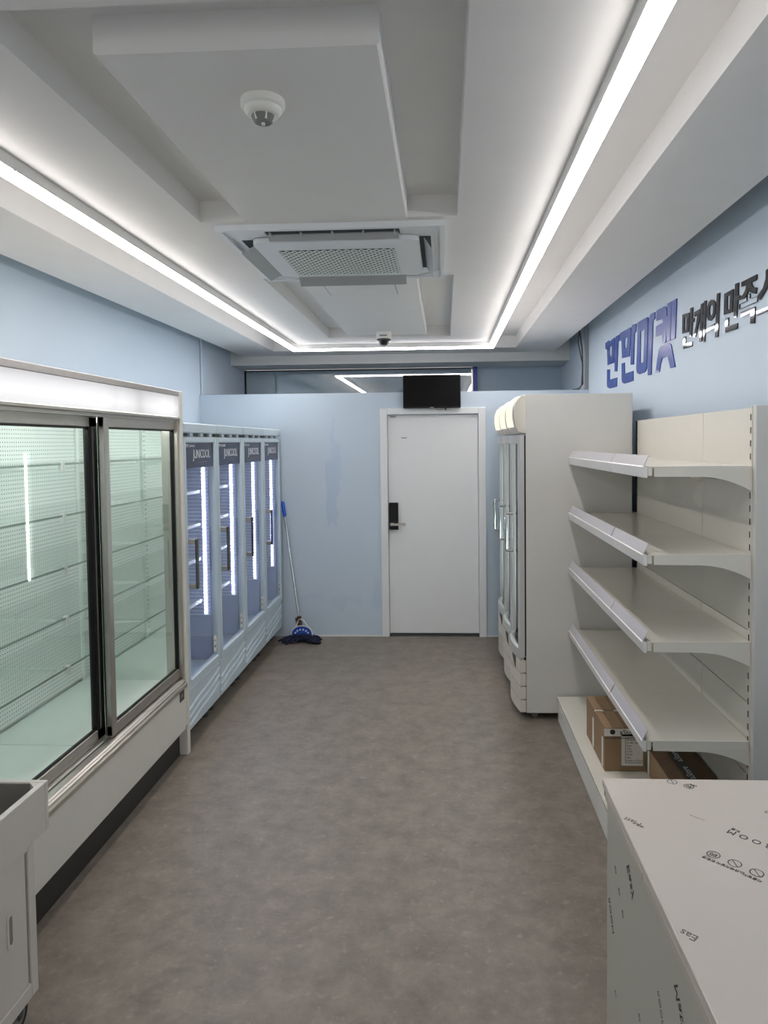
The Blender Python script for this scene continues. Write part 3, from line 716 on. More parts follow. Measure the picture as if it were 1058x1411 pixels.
# ================================================================== UPRIGHT REFRIGERATORS (right, three in a row)
RFW = .540
def bow(u): return .036 * math.sin(math.pi * min(1, max(0, u)))
def fridge():
    y0, y1 = 4.525, 4.525 + RFW; xb = 1.154; xs = .503
    t = thing('upright_refrigerator', (.82, (y0 + y1) / 2, 0), '', 'refrigerator', 'bow-fronted refrigerators along the sign wall')
    m = MB()
    m.box(xs, xb, y0, y0 + .035, .042, 2.038, bev=.002); m.box(xs, xb, y1 - .035, y1 - .001, .042, 2.038)
    m.box(xb - .04, xb, y0 + .035, y1 - .035, .042, 2.036); m.box(xs, xb - .04, y0 + .035, y1 - .035, .042, .40); m.box(xs, xb - .04, y0 + .035, y1 - .035, 1.78, 2.036)
    m.build('cabinet', 'fridge_side', t)
    led = B('led_bar', 'white_plastic', t, xs + .03, xs + .058, y1 - .050, y1 - .036, .57, 1.70)
    B('led_tube', 'led_plain', led, xs + .024, xs + .046, y1 - .058, y1 - .050, .58, 1.69)
    for z in (.62, .86, 1.10, 1.34, 1.56): 
        m = MB(); m.box(xs + .09, xs + .10, y0 + .038, y1 - .038, z - .01, z + .006)
        for k in range(12): m.box(xs + .10, xb - .05, y0 + .05 + k * .037, y0 + .054 + k * .037, z - .003, z + .002)
        m.build('shelf', 'interior_white', t)
    ys = [y0 + .002 + (y1 - y0 - .004) * k / 12 for k in range(13)]
    def skin(x_of_z, zs, name, mt, th, a=0., b=1., parent=t, off=0., smooth=True):
        yy = [y0 + .002 + (y1 - y0 - .004) * (a + (b - a) * k / 12) for k in range(13)]
        grid = [[(x_of_z(z) - bow((y - y0) / (y1 - y0)) - off, y, z) for y in yy] for z in zs]
        return MB().sheet(grid, (th, 0, 0)).build(name, mt, parent, smooth)
    # bulging canopy
    prof = [(1.800, .482), (1.815, .468), (1.85, .455), (1.90, .446), (1.95, .447), (1.99, .458), (2.02, .478), (2.036, .502)]
    def xcan(z):
        for (za, xa), (zb_, xb_) in zip(prof, prof[1:]):
            if za <= z <= zb_ + 1e-6: return xa + (xb_ - xa) * (z - za) / (zb_ - za)
        return prof[-1][1]
    m = MB()
    rows = []
    for (z, x) in prof: rows.append([(x - bow((y - y0) / (y1 - y0)), y, z) for y in ys])
    t_ = bmesh.new(); A = [[t_.verts.new(p) for p in r] for r in rows]; Bk = [[t_.verts.new((xs, y, r[0][2])) for y in ys] for r in rows]
    n = len(rows)
    for i in range(n - 1):
        for j in range(12):
            t_.faces.new((A[i][j], A[i + 1][j], A[i + 1][j + 1], A[i][j + 1])); t_.faces.new((Bk[i][j], Bk[i][j + 1], Bk[i + 1][j + 1], Bk[i + 1][j]))
        t_.faces.new((A[i][0], Bk[i][0], Bk[i + 1][0], A[i + 1][0])); t_.faces.new((A[i][12], A[i + 1][12], Bk[i + 1][12], Bk[i][12]))
    for j in range(12):
        t_.faces.new((A[0][j], A[0][j + 1], Bk[0][j + 1], Bk[0][j])); t_.faces.new((A[-1][j], Bk[-1][j], Bk[-1][j + 1], A[-1][j + 1]))
    bmesh.ops.recalc_face_normals(t_, faces=list(t_.faces)); m.add(t_)
    can = m.build('canopy', 'fridge_cream', t, True)
    zz = [1.838 + k * (2.005 - 1.838) / 10 for k in range(11)]
    skin(xcan, zz, 'light_panel', 'header_glow', .006, .13, .85, can, .004)
    for a_, b__ in ((0, .07), (.93, 1)): skin(xcan, [1.806 + k * .0225 for k in range(11)], 'canopy_rim', 'fridge_cream', .02, a_, b__, can, .014)
    # door: bowed frame and bowed glass
    dx = lambda z: .466
    d = skin(dx, [1.735, 1.788], 'door', 'fridge_grey', .028)
    skin(dx, [.392, .440], 'bottom_rail', 'fridge_grey', .028, parent=d)
    skin(dx, [.44, 1.735], 'stile', 'fridge_grey', .028, 0, .085, d); skin(dx, [.44, 1.735], 'stile', 'fridge_grey', .028, .915, 1, d)
    skin(dx, [.435, 1.74], 'glass', 'fridge_glass', .008, .08, .92, d, -.012)
    m = MB()
    for a in ((y0 + .006, y0 + .03, .40, 1.785), (y1 - .03, y1 - .006, .40, 1.785), (y0 + .03, y1 - .03, .40, .42), (y0 + .03, y1 - .03, 1.765, 1.785)): m.box(.492, xs, *a)
    m.build('gasket', 'black_gap', t)
    hy = y0 + .17; hx = .466 - bow(.31)
    m = MB(); m.tube([(hx + .004, hy, 1.285), (hx - .040, hy, 1.285), (hx - .044, hy, 1.27), (hx - .044, hy, 1.06), (hx - .040, hy, 1.045), (hx + .004, hy, 1.045)], .0085, 8); m.build('handle', 'chrome', d, True, label='chrome loop handle')
    # base: four bowed louvres and a dark corner vent
    for k in range(4):
        za = .046 + k * .084; h = .077 if k < 3 else .078
        skin(lambda z: .466, [za, za + h], 'louvre', 'fridge_cream', .034)
    B('base_void', 'black_gap', t, .490, xs, y0 + .01, y1 - .01, .05, .385)
    yy = [y0 + .10 + k * .02 for k in range(5)]
    grid = [[(.463 - bow((y - y0) / RFW), y, z) for y, z in zip(yy, zs_)] for zs_ in ([.30, .315, .33, .345, .36], [.376] * 5)]
    MB().sheet(grid, (.004, 0, 0)).build('corner_vent', 'dark_grey', t)
    for (x, y) in ((xs + .055, y0 + .05), (xs + .055, y1 - .05), (xb - .08, y0 + .05), (xb - .08, y1 - .05)):
        MB().prism([(x - .035, .044), (x + .035, .044), (x + .012, .004), (x + .006, 0), (x - .006, 0), (x - .012, .004)], 'y', y - .012, y + .012).build('foot', 'mid_grey', t)
    return t
rf = [fridge()]
for i in (1, 2):
    c = copy_tree(rf[0]); c.location.y += i * (RFW + .003); rf.append(c)
for f, l in zip(rf, ('bow-fronted glass-door refrigerator with lit canopy and large plain side panel, next to the shelving', 'middle one of the three bow-fronted refrigerators with lit canopies',
                     'bow-fronted refrigerator with lit canopy standing closest to the white door')): f['label'] = l

# ================================================================== WALL SHELVING (right)
def shelving():
    ya, ym, yb = 2.82, 3.37, 4.505; xk, xfr = 1.175, .773
    t = thing('wall_shelving', (.98, 3.66, 0), 'cream metal wall shelving with four empty shelves and price rails, below the wall sign', 'shelving')
    P = lambda n, mt, *a, **k: B(n, mt, t, *a, **k)
    # uprights: the near one shows its side
    up = P('upright', 'fridge_side', xk - .002, XR - .012, ya - .022, ya + .008, 0, 1.876, bev=.002)
    P('upright', 'fridge_side', xk + .017, XR - .012, ym - .015, ym + .015, 0, 1.868); P('upright', 'black_plastic', xk - .006, XR - .012, yb - .012, yb + .008, 0, 1.866)  # far upright is black to stand in for the shaded recess beside it
    B('slot_face', 'cream_steel', up, xk - .006, xk + .01, ya + .008, ya + .030, .16, 1.872)
    m = MB()
    for k in range(33):
        z = .22 + k * .05; m.box(xk - .0075, xk - .004, ya + .014, ya + .020, z, z + .024)
    stuff(m.build('slot_row', 'black_gap', up))
    # back panels, two bays, six rows with a fine joint
    zs = [.155, .435, .720, 1.005, 1.290, 1.580, 1.870]
    for a, b in ((ya + .030, ym - .0025), (ym + .0025, yb - .013)):
        for z0, z1 in zip(zs, zs[1:]):
            P('back_panel', 'cream_steel', xk, xk + .012, a, b, z0 + .002, z1 - .002, bev=.001)
    P('backing_board', 'black_gap', xk + .012, xk + .016, ya + .01, yb - .013, .15, 1.868)
    # four shelf levels
    for z in (1.648, 1.308, .968, .578):
        for a, b in ((ya + .004, ym - .001), (ym + .001, yb - .006)):
            m = MB(); m.box(xfr + .006, xk - .004, a, b, z - .006, z, bev=.001); m.box(xfr + .006, xfr + .022, a, b, z - .036, z - .006)
            m.box(xfr + .03, xk - .006, a, a + .010, z - .032, z - .005); m.box(xfr + .03, xk - .006, b - .010, b, z - .032, z - .005)
            s = m.build('shelf', 'cream_steel', t)
            # price rail: white channel with a clear leaning ticket strip on top
            m = MB(); m.prism([(xfr + .005, z - .044), (xfr - .006, z - .044), (xfr - .014, z - .002), (xfr - .010, z + .002), (xfr + .005, z - .004)], 'y', a + .002, b - .002)
            r = m.build('price_rail', 'ticket_white', s)
            m = MB(); m.prism([(xfr - .012, z - .002), (xfr - .009, z - .002), (xfr + .012, z + .042), (xfr + .009, z + .042)], 'y', a + .004, b - .007); m.build('ticket_strip', 'ticket_plastic', r)
        for y in (ya + .006, ym - .004, yb - .014):
            pts = [(xfr + .03, z - .030), (xk - .004, z - .030), (xk - .004, z - .094), (xk - .012, z - .094)]
            for k in range(1, 11):
                u = k / 10; pts.append((xk - .012 - .19 * u, z - .094 + .052 * (1 - (1 - u) ** 2)))
            pts.append((xfr + .03, z - .040))
            MB().prism(pts, 'y', y - .003, y + .003).build('bracket', 'cream_steel', t)
    # base deck
    for a, b in ((ya, ym - .001), (ym + .001, yb)):
        P('deck_panel', 'cream_steel', .690, xk, a, b, .140, .156, bev=.002)
        P('kick_panel', 'white_steel', .696, .712, a, b, .004, .139)
    P('deck_frame', 'mid_grey', .73, xk, ya + .01, yb - .01, .004, .139)
    for z in (1.75, 1.41): B('screw_hole', 'black_gap', t, xk - .001, xk + .001, yb - .03, yb - .024, z, z + .006)
shelving()

# ================================================================== CARDBOARD BOXES ON THE DECK
ZD = .157
def carton(name, x0, x1, y0, y1, h, label, body='cardboard', label_front=False):
    t = thing(name, ((x0 + x1) / 2, (y0 + y1) / 2, ZD), label, 'box', 'cardboard boxes on the bottom shelf')
    B('carton', body, t, x0, x1, y0, y1, ZD, ZD + h, bev=.002)
    return t
a = carton('cardboard_box', .757, .952, 3.475, 3.690, .212, 'brown cardboard box with white paper label facing forward, on the bottom shelf')
B('tape', 'brown_tape', a, .800, .850, 3.474, 3.691, ZD + .2115, ZD + .2135)
st = B('printed_tape', 'paper_white', a, .7565, .9525, 3.4735, 3.4755, ZD + .172, ZD + .208)
text_mesh('lettering', '●  aStore', .034, 'print_black', frame_mtx((.85, 3.4732, ZD + .190), (1, 0, 0), (0, 0, 1)), st, .0003)
B('tape_line', 'dark_grey', a, .7565, .9525, 3.4735, 3.4752, ZD + .160, ZD + .164)
lb = B('paper_label', 'paper_white', a, .838, .940, 3.4735, 3.4752, ZD + .028, ZD + .180)
m = MB()
for q in ((.856, .938, .165, .167), (.856, .938, .042, .044), (.856, .858, .042, .167)): m.box(q[0], q[1], 3.4728, 3.4736, ZD + q[2], ZD + q[3])
m.build('label_frame', 'print_black', lb)
for k, s in enumerate(('Product', 'Order No.', 'Item', 'Q\'ty', 'G.W.', 'N.W.', 'Size', 'Made in China')):
    text_mesh('lettering', s, .013, 'print_black', frame_mtx((.862, 3.4732, ZD + .155 - k * .0145), (1, 0, 0), (0, 0, 1)), lb, .0003, align='LEFT')
B('side_label', 'paper_white', a, .7555, .7572, 3.50, 3.53, ZD + .01, ZD + .15)
b_ = carton('cardboard_box', .757, .952, 3.697, 3.912, .212, 'brown cardboard box standing directly behind the labelled box, on the bottom shelf')
B('tape', 'brown_tape', b_, .800, .850, 3.696, 3.913, ZD + .2115, ZD + .2135)
st = B('printed_tape', 'paper_white', b_, .7565, .9525, 3.6955, 3.705, ZD + .205, ZD + .2135)
text_mesh('lettering', 'aStore', .012, 'print_black', frame_mtx((.82, 3.6953, ZD + .209), (1, 0, 0), (0, 0, 1)), st, .0003)
B('side_label', 'paper_white', b_, .7555, .7572, 3.72, 3.75, ZD + .01, ZD + .16)
c_ = carton('cardboard_box', .958, 1.165, 2.93, 3.462, .125, 'long low cardboard box with dark printed tape along its top, beside the near box', 'cardboard')
B('lid_flap', 'cardboard_dark', c_, .958, 1.165, 2.932, 3.460, ZD + .1245, ZD + .1275)
st = B('printed_tape', 'dark_grey', c_, 1.035, 1.085, 2.931, 3.461, ZD + .1272, ZD + .1290)
for k in range(3): text_mesh('lettering', 'aStore', .045, 'print_white', frame_mtx((1.060, 3.02 + k * .17, ZD + .1291), (0, 1, 0), (-1, 0, 0)), st, .0003)
B('corner_label', 'paper_white', c_, .9572, .9585, 3.43, 3.455, ZD + .0, ZD + .115)

# ================================================================== COUNTER (front right)
def counter():
    x0, x1, y0, y1, zt = .390, 1.05, .55, 1.815, .90
    t = thing('sales_counter', (.72, 1.18, 0), 'white counter still wrapped in printed protective film, at bottom right', 'counter')
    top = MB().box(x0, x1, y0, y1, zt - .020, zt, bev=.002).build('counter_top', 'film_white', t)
    B('edge_strip', 'edge_band', t, x0 + .001, x0 + .016, y0, 1.445, zt - .040, zt - .0205, bev=.002); B('edge_strip', 'edge_band', t, x0 + .001, x0 + .016, 1.4475, y1 - .03, zt - .040, zt - .0205, bev=.002)
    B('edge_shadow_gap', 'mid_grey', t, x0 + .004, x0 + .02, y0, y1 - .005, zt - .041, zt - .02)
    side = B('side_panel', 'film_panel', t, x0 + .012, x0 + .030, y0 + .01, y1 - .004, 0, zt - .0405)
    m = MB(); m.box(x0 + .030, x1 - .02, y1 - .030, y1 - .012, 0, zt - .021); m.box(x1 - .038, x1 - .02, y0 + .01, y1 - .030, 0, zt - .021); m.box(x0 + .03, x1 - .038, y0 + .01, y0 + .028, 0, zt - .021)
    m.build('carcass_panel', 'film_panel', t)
    d = (-.72, .69, 0); upd = (-.69, -.72, 0)
    def tx(s, size, x, y, mt='print_black', xs=1.0): text_mesh('film_print', s, size, mt, frame_mtx((x, y, zt + .0004), d, upd), top, .0002, xs)
    tx('R O O M', .024, .640, 1.541); tx('히룸', .011, .626, 1.576, 'print_grey')
    tx('Matt', .022, .412, 1.606, 'print_grey'); tx('매트', .010, .424, 1.588, 'print_grey'); tx('Eas', .024, .412, 1.232, 'print_grey')
    tx('Matt', .020, .735, 1.645, 'print_grey'); tx('친환경', .007, .605, 1.782, 'print_grey')
    tx('친환경', .010, .528, 1.463); tx('스크래치방지', .010, .559, 1.434); tx('지문방지', .010, .589, 1.402)
    tx('— ———', .008, .56, 1.626, 'print_grey')
    def ring(x, y, r, slash, txt, mt='print_black'):
        t_ = bmesh.new(); n = 28; o = [(x + r * math.cos(2 * math.pi * k / n), y + r * math.sin(2 * math.pi * k / n)) for k in range(n)]; i_ = [(x + r * .86 * math.cos(2 * math.pi * k / n), y + r * .86 * math.sin(2 * math.pi * k / n)) for k in range(n)]
        O = [t_.verts.new((*p, zt + .0006)) for p in o]; I = [t_.verts.new((*p, zt + .0006)) for p in i_]
        for k in range(n): t_.faces.new((O[k], O[(k + 1) % n], I[(k + 1) % n], I[k]))
        if slash:
            s = Vector((d[0] + upd[0] * -1, d[1] - upd[1], 0)).normalized() * r * .9; w = Vector((-s.y, s.x, 0)).normalized() * .0008
            c = Vector((x, y, zt + .0007)); t_.faces.new([t_.verts.new(q) for q in (c - s - w, c + s - w, c + s + w, c - s + w)])
        mm = MB(); mm.add(t_); mm.build('film_mark', mt, top)
        if txt: tx(txt, r * 1.15, x, y, mt)
    ring(.543, 1.479, .0135, False, 'E0'); ring(.574, 1.449, .0135, True, None); ring(.604, 1.418, .0135, True, None)
    ring(.558, 1.798, .0125, True, None); ring(.591, 1.775, .0125, False, 'E0')
    # film on the side panel: the same prints run down the panel
    xsf = x0 + .0116
    def sx(s, size, y, z, mt='print_grey', k=1.0, ang=(0, -.62, -.78)):
        text_mesh('film_print', s, size, mt, frame_mtx((xsf, y, z), ang, (0, .78, -.62)), side, .0002, k)
    sx('Easy', .040, 1.585, .775, 'print_black'); sx('ROOM', .026, 1.765, .578, 'print_black'); sx('Matt', .036, 1.248, .760, 'print_black'); sx('ROOM', .020, 1.355, .668)
    sx('E0', .018, 1.72, .721); sx('E0', .018, 1.684, .690); sx('E0', .018, 1.649, .659); sx('E0', .016, 1.718, .416); sx('E0', .016, 1.505, .530)
counter()

# ================================================================== WHEELED DISPLAY CART (front left)
def cart():
    x1, x0, y1, y0 = -1.237, -1.80, 2.150, 1.25
    t = thing('wheeled_cart', (-1.52, 1.7, 0), 'white wheeled display cart with open tray top and sliding door, at lower left', 'cart')
    # tray: apron with clipped-corner inner rim
    ap0, ap1 = .565, .716
    m = MB(); w = .018
    m.box(x0, x1, y1 - w, y1, ap0, ap1, bev=.002); m.box(x0, x1, y0, y0 + w, ap0, ap1, bev=.002); m.box(x1 - w, x1, y0 + w, y1 - w, ap0, ap1, bev=.002); m.box(x0, x0 + w, y0 + w, y1 - w, ap0, ap1, bev=.002)
    tray = m.build('tray', 'cart_white', t)
    m = MB()
    for sx in (0, 1):
        for sy in (0, 1):
            cx = x1 - w if sx else x0 + w; cy = y1 - w if sy else y0 + w; dx = -1 if sx else 1; dy = -1 if sy else 1
            m.prism([(cx, cy), (cx + dx * .03, cy), (cx, cy + dy * .03)], 'z', ap0 + .02, ap1 - .001)
    m.build('corner_gusset', 'cart_white', tray)
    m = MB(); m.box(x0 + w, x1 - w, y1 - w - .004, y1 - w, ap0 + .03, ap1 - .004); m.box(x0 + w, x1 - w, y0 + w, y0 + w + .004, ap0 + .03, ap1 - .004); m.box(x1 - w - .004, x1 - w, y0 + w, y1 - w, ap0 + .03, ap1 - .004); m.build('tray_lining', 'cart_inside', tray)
    B('tray_floor', 'black_plastic', tray, x0 + w, x1 - w, y0 + w, y1 - w, ap0 + .015, ap0 + .03)
    # body with sliding door panel
    bx1, by1, by0 = x1 - .006, y1 - .075, y0 + .05
    m = MB(); m.box(bx1 - .02, bx1, by1 - .035, by1, .105, ap0, bev=.002); m.box(bx1 - .02, bx1, by0, by0 + .035, .105, ap0, bev=.002); m.box(bx1 - .02, bx1, by0 + .035, by1 - .035, .105, .150, bev=.002); m.box(bx1 - .02, bx1, by0 + .035, by1 - .035, ap0 - .012, ap0)
    m.box(x0 + .02, bx1 - .02, by1 - .02, by1, .105, ap0); m.box(x0 + .02, bx1 - .02, by0, by0 + .02, .105, ap0); m.box(x0 + .02, x0 + .04, by0, by1, .105, ap0); m.box(x0 + .04, bx1 - .02, by0 + .02, by1 - .02, .105, .125)
    m.build('body', 'cart_white', t)
    B('door_slot', 'black_gap', t, bx1 - .022, bx1 - .012, by1 - .043, by1 - .035, .152, ap0 - .012)
    d = B('sliding_door', 'cart_white', t, bx1 - .016, bx1 - .004, by0 + .04, by1 - .043, .152, ap0 - .014, bev=.002)
    def stadium(cy, z0, z1, r): 
        p = [(cy + r * math.cos(a), z1 - r + r * math.sin(a)) for a in [math.pi * k / 8 for k in range(9)]]
        return p + [(cy + r * math.cos(a), z0 + r + r * math.sin(a)) for a in [math.pi + math.pi * k / 8 for k in range(9)]]
    h = MB().prism(stadium(by1 - .128, .318, .428, .014), 'x', bx1 - .005, bx1 - .001).build('pull_handle', 'cart_white', d)
    MB().prism(stadium(by1 - .126, .332, .414, .007), 'x', bx1 - .002, bx1 - .0004).build('finger_recess', 'mid_grey', h)
    for (x, y) in ((x1 - .06, y1 - .115), (x1 - .06, y0 + .13), (x0 + .07, y1 - .115), (x0 + .07, y0 + .13)):
        c = MB().lathe([(.048, -.012), (.048, .012)], (x, y, .048), 24, 'x').build('caster', 'rubber', t, True)
        MB().lathe([(.030, -.0145), (.030, .0145)], (x, y, .048), 20, 'x').build('hub', 'mid_grey', c, True)
        MB().lathe([(.008, -.019), (.008, .019)], (x, y, .048), 12, 'x').build('axle', 'chrome', c, True)
        m = MB(); m.prism([(y - .02, .106), (y + .025, .106), (y + .008, .04), (y - .008, .04)], 'x', x - .020, x - .016); m.prism([(y - .02, .106), (y + .025, .106), (y + .008, .04), (y - .008, .04)], 'x', x + .016, x + .020); m.box(x - .028, x + .028, y - .028, y + .028, .100, .106); m.build('fork', 'dark_grey', c)
cart()

# ================================================================== MOP
def mop():
    base = Vector((-1.270, 6.30, 0)); topp = Vector((-1.452, 6.425, 1.235)); low = Vector((-1.290, 6.31, .16))
    t = thing('mop', base, 'blue mop with steel pole and navy cotton head, leaning in the corner', 'mop')
    dirv = (topp - low).normalized(); up1 = topp - dirv * .13
    MB().tube([low - dirv * .04, up1], .0125, 12).build('pole', 'chrome', t, True)
    MB().tube([up1 - dirv * .01, up1, topp - dirv * .02, topp], [.013, .0155, .0165, .009], 12).build('grip', 'blue_plastic', t, True)
    MB().tube([low - dirv * .03, low - dirv * .025, low + dirv * .06, low + dirv * .065], [.010, .019, .021, .012], 10).build('clamp', 'brown_clamp', t, True)
    m = MB(); m.tube([low + dirv * .05 + Vector((-.026, -.01, 0)), low + Vector((-.020, -.015, -.03))], .009, 8); m.build('clamp_lever', 'brown_clamp', t, True)
    # fan-shaped plate with round openings
    n = 14; W = .088; cx, cy = base.x, 6.285
    outer = []
    for k in range(n + 1):
        a = math.pi * k / n; outer.append((cx + W * math.cos(a) * (1.0 if k not in (0, n) else 1), .055 + .080 * math.sin(a) ** .7))
    MB().prism(outer + [(cx - W, .03), (cx + W, .03)], 'y', cy - .004, cy + .004).build('plate', 'blue_plastic', t)
    m = MB()
    for k in range(6):
        a = math.radians(25 + k * 26); m.lathe([(.0085, -.0055), (.0085, .0055)], (cx + .062 * math.cos(a), cy, .060 + .050 * math.sin(a)), 10, 'y')
    stuff(m.build('plate_hole', 'white_plastic', t))
    m = MB(); pts = [(cx + (W + .006) * math.cos(math.pi * k / 14), cy, .055 + .088 * math.sin(math.pi * k / 14) ** .7) for k in range(15)]; m.tube(pts, .005, 8)
    m.tube([(cx + .05, cy, .135), (cx + .015, cy + .005, .19), (cx - .012, cy + .008, .20)], .006, 8); m.tube([(cx - .05, cy, .135), (cx - .035, cy + .005, .18), (cx - .022, cy + .008, .20)], .006, 8)
    m.build('wire_frame', 'white_plastic', t, True)
    # cotton head: a heap of loose strands
    rnd = random.Random(3); m = MB()
    for k in range(120):
        sx = rnd.uniform(-1, 1); x = cx + sx * .075; ang = rnd.gauss(0, .55) + (0 if sx > 0 else math.pi); L = rnd.uniform(.07, .15)
        y = cy + rnd.uniform(-.05, .05); ex = x + L * math.cos(ang); ey = y + L * math.sin(ang) * .75
        z0 = rnd.uniform(.035, .072); zt = rnd.uniform(.010, .022)
        pts = [(x - .02 * math.cos(ang), y, z0)]
        for q in range(1, 5):
            u = q / 4; pts.append((x + (ex - x) * u + rnd.uniform(-.006, .006), y + (ey - y) * u + rnd.uniform(-.01, .01), max(.009, z0 + (zt - z0) * u + rnd.uniform(-.004, .006))))
        m.tube(pts, [.008, .009, .009, .009, .008], 5)
    t2 = bmesh.new(); bmesh.ops.create_uvsphere(t2, u_segments=16, v_segments=8, radius=1.0)
    for v in t2.verts: v.co = Vector((cx + v.co.x * .115, cy + v.co.y * .06, .036 + v.co.z * .032))
    m.add(t2); m.build('cotton_head', 'mop_navy', t, True)
mop()

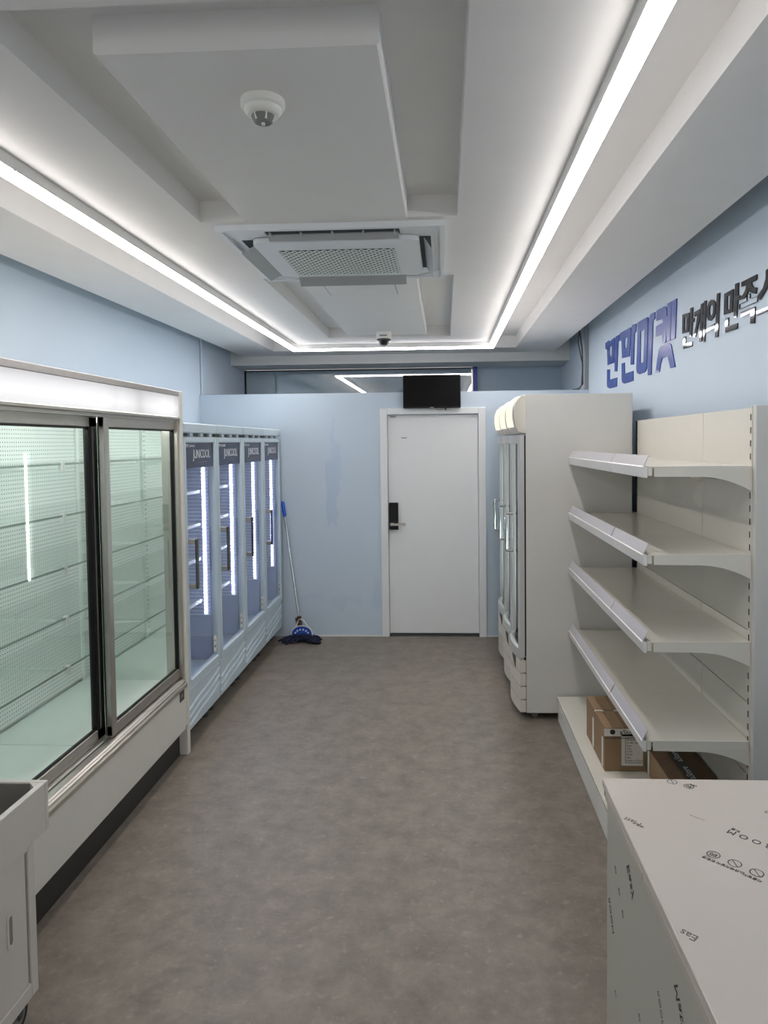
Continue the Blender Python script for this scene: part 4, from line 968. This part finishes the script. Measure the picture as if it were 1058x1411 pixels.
# ================================================================== WALL LETTERING
GLYPHS = {
'b0':[[(5.782,2.51),(5.66,2.513),(5.66,2.499),(5.487,2.51),(5.502,2.327),(5.71,2.329),(5.724,2.452),(5.777,2.462)],[(5.647,2.46),(5.559,2.457),(5.576,2.383),(5.641,2.388)],[(5.439,2.51),(5.331,2.508),(5.34,2.466),(5.369,2.462),(5.407,2.253),(5.478,2.258),(5.463,2.494)],[(5.723,2.296),(5.64,2.29),(5.645,2.211),(5.402,2.207),(5.42,2.144),(5.632,2.145),(5.717,2.161),(5.728,2.188)]],
'b1':[[(5.308,2.515),(5.193,2.514),(5.037,2.513),(5.007,2.506),(5.045,2.321),(5.249,2.33),(5.268,2.451),(5.308,2.464)],[(5.175,2.459),(5.097,2.456),(5.122,2.387),(5.181,2.389)],[(4.968,2.52),(4.876,2.513),(4.881,2.464),(4.919,2.458),(4.939,2.253),(5.014,2.259),(4.993,2.504)],[(5.262,2.293),(5.184,2.292),(5.179,2.213),(4.951,2.211),(4.95,2.146),(5.178,2.145),(5.239,2.157),(5.261,2.178)]],
'b2':[[(4.834,2.514),(4.614,2.511),(4.597,2.498),(4.627,2.194),(4.669,2.177),(4.785,2.174),(4.849,2.19),(4.868,2.219),(4.851,2.31)],[(4.77,2.447),(4.673,2.446),(4.696,2.242),(4.776,2.241)],[(4.54,2.516),(4.449,2.513),(4.451,2.476),(4.491,2.469),(4.527,2.147),(4.596,2.15),(4.594,2.233),(4.572,2.498)]],
'b3':[[(4.413,2.516),(4.258,2.512),(4.222,2.496),(4.215,2.451),(4.201,2.448),(4.206,2.517),(4.133,2.515),(4.15,2.306),(4.212,2.305),(4.225,2.384),(4.232,2.305),(4.298,2.307),(4.291,2.356),(4.427,2.364),(4.423,2.424),(4.285,2.424),(4.286,2.446),(4.417,2.455)],[(4.125,2.515),(4.041,2.513),(4.066,2.304),(4.137,2.306)],[(4.431,2.15),(4.394,2.229),(4.364,2.276),(4.327,2.291),(4.254,2.294),(4.17,2.29),(4.136,2.275),(4.109,2.229),(4.064,2.148),(4.148,2.15),(4.194,2.223),(4.304,2.223),(4.333,2.191),(4.358,2.147)]],
'k0':[[(3.943,2.409),(3.838,2.402),(3.844,2.306),(3.944,2.31)],[(3.91,2.39),(3.876,2.387),(3.881,2.319),(3.913,2.319)],[(3.82,2.421),(3.783,2.419),(3.788,2.364),(3.762,2.362),(3.766,2.343),(3.788,2.344),(3.8,2.275),(3.833,2.278)],[(3.927,2.291),(3.89,2.288),(3.894,2.25),(3.79,2.247),(3.792,2.225),(3.926,2.227)]],
'k1':[[(3.759,2.39),(3.674,2.392),(3.682,2.351),(3.71,2.304),(3.747,2.263),(3.777,2.27),(3.736,2.316),(3.718,2.366),(3.758,2.366)],[(3.666,2.412),(3.635,2.413),(3.638,2.356),(3.629,2.355),(3.623,2.419),(3.593,2.417),(3.611,2.223),(3.638,2.222),(3.63,2.317),(3.645,2.319),(3.655,2.231),(3.687,2.233)]],
'k2':[[(3.527,2.408),(3.499,2.401),(3.482,2.39),(3.473,2.368),(3.479,2.341),(3.492,2.321),(3.531,2.309),(3.562,2.317),(3.581,2.334),(3.586,2.356),(3.58,2.384),(3.559,2.403)],[(3.527,2.386),(3.509,2.381),(3.501,2.365),(3.506,2.341),(3.52,2.332),(3.535,2.332),(3.549,2.343),(3.554,2.362),(3.547,2.38)],[(3.594,2.281),(3.48,2.29),(3.48,2.268),(3.594,2.264)],[(3.456,2.421),(3.423,2.419),(3.441,2.221),(3.477,2.223)]],
'k3':[[(3.368,2.403),(3.266,2.403),(3.274,2.306),(3.372,2.31)],[(3.333,2.385),(3.3,2.386),(3.303,2.323),(3.333,2.323)],[(3.245,2.421),(3.211,2.419),(3.213,2.365),(3.192,2.361),(3.194,2.344),(3.215,2.345),(3.227,2.274),(3.259,2.278)],[(3.353,2.291),(3.318,2.289),(3.322,2.251),(3.217,2.248),(3.219,2.225),(3.354,2.227)]],
'k4':[[(3.179,2.414),(3.027,2.412),(3.03,2.391),(3.078,2.392),(3.074,2.38),(3.054,2.364),(3.026,2.359),(3.033,2.336),(3.064,2.344),(3.09,2.355),(3.106,2.364),(3.127,2.348),(3.154,2.34),(3.184,2.341),(3.193,2.349),(3.16,2.359),(3.138,2.372),(3.128,2.389),(3.177,2.394)],[(3.124,2.351),(3.091,2.349),(3.092,2.327),(3.018,2.323),(3.022,2.302),(3.2,2.304),(3.198,2.324),(3.124,2.325)],[(3.183,2.289),(3.042,2.286),(3.045,2.22),(3.084,2.224),(3.083,2.269),(3.18,2.266)]],
'k5':[[(2.944,2.409),(2.906,2.412),(2.91,2.368),(2.889,2.345),(2.844,2.339),(2.845,2.315),(2.888,2.32),(2.921,2.348),(2.949,2.327),(2.992,2.304),(3.015,2.31),(3.017,2.326),(2.969,2.345),(2.945,2.376)],[(3.029,2.264),(2.833,2.263),(2.832,2.247),(3.026,2.248)]],
}
def sign_letter(key, material, label, group):
    cu = bpy.data.curves.new('outline', 'CURVE'); cu.dimensions = '2D'; cu.fill_mode = 'BOTH'; cu.extrude = .0028; cu.bevel_depth = .0003; cu.bevel_resolution = 0
    for poly in GLYPHS[key]:
        sp = cu.splines.new('POLY'); sp.points.add(len(poly) - 1); sp.use_cyclic_u = True
        for p, (y, z) in zip(sp.points, poly): p.co = (-y, z, 0, 1)
    o = bpy.data.objects.new('tmp_curve', cu); COL.objects.link(o)
    me = bpy.data.meshes.new_from_object(o.evaluated_get(bpy.context.evaluated_depsgraph_get())); bpy.data.objects.remove(o); bpy.data.curves.remove(cu)
    me.transform(frame_mtx((XR - .0032, 0, 0), (0, -1, 0), (0, 0, 1)))
    me.materials.clear(); me.materials.append(MATS[material]); me.name = 'sign_letter'
    ob = bpy.data.objects.new('sign_letter', me); COL.objects.link(ob); tag(ob, label, 'sign letter', group)
GB, GK = 'raised blue letters of the shop sign', 'raised mirror-black letters of the shop sign'
for k, l in (('b0', 'raised blue syllable at the far left end of the wall sign'), ('b1', 'second raised blue syllable of wall sign, between two other blue ones'),
             ('b2', 'third raised blue syllable, wide tall ring shape beside the last blue one'), ('b3', 'tallest raised blue syllable, last before the black lettering')): sign_letter(k, 'sign_blue', l, GB)
for k, l in (('k0', 'mirror-black raised syllable standing right after the blue lettering'), ('k1', 'second mirror-black raised syllable from the blue lettering'), ('k2', 'mirror-black raised syllable with a round ring stroke'),
             ('k3', 'fourth mirror-black raised syllable, box shape after the word gap'), ('k4', 'mirror-black raised syllable with three stacked strokes, fifth from the blue letters'), ('k5', 'mirror-black raised syllable cut off by the right picture edge')): sign_letter(k, 'sign_black', l, GK)
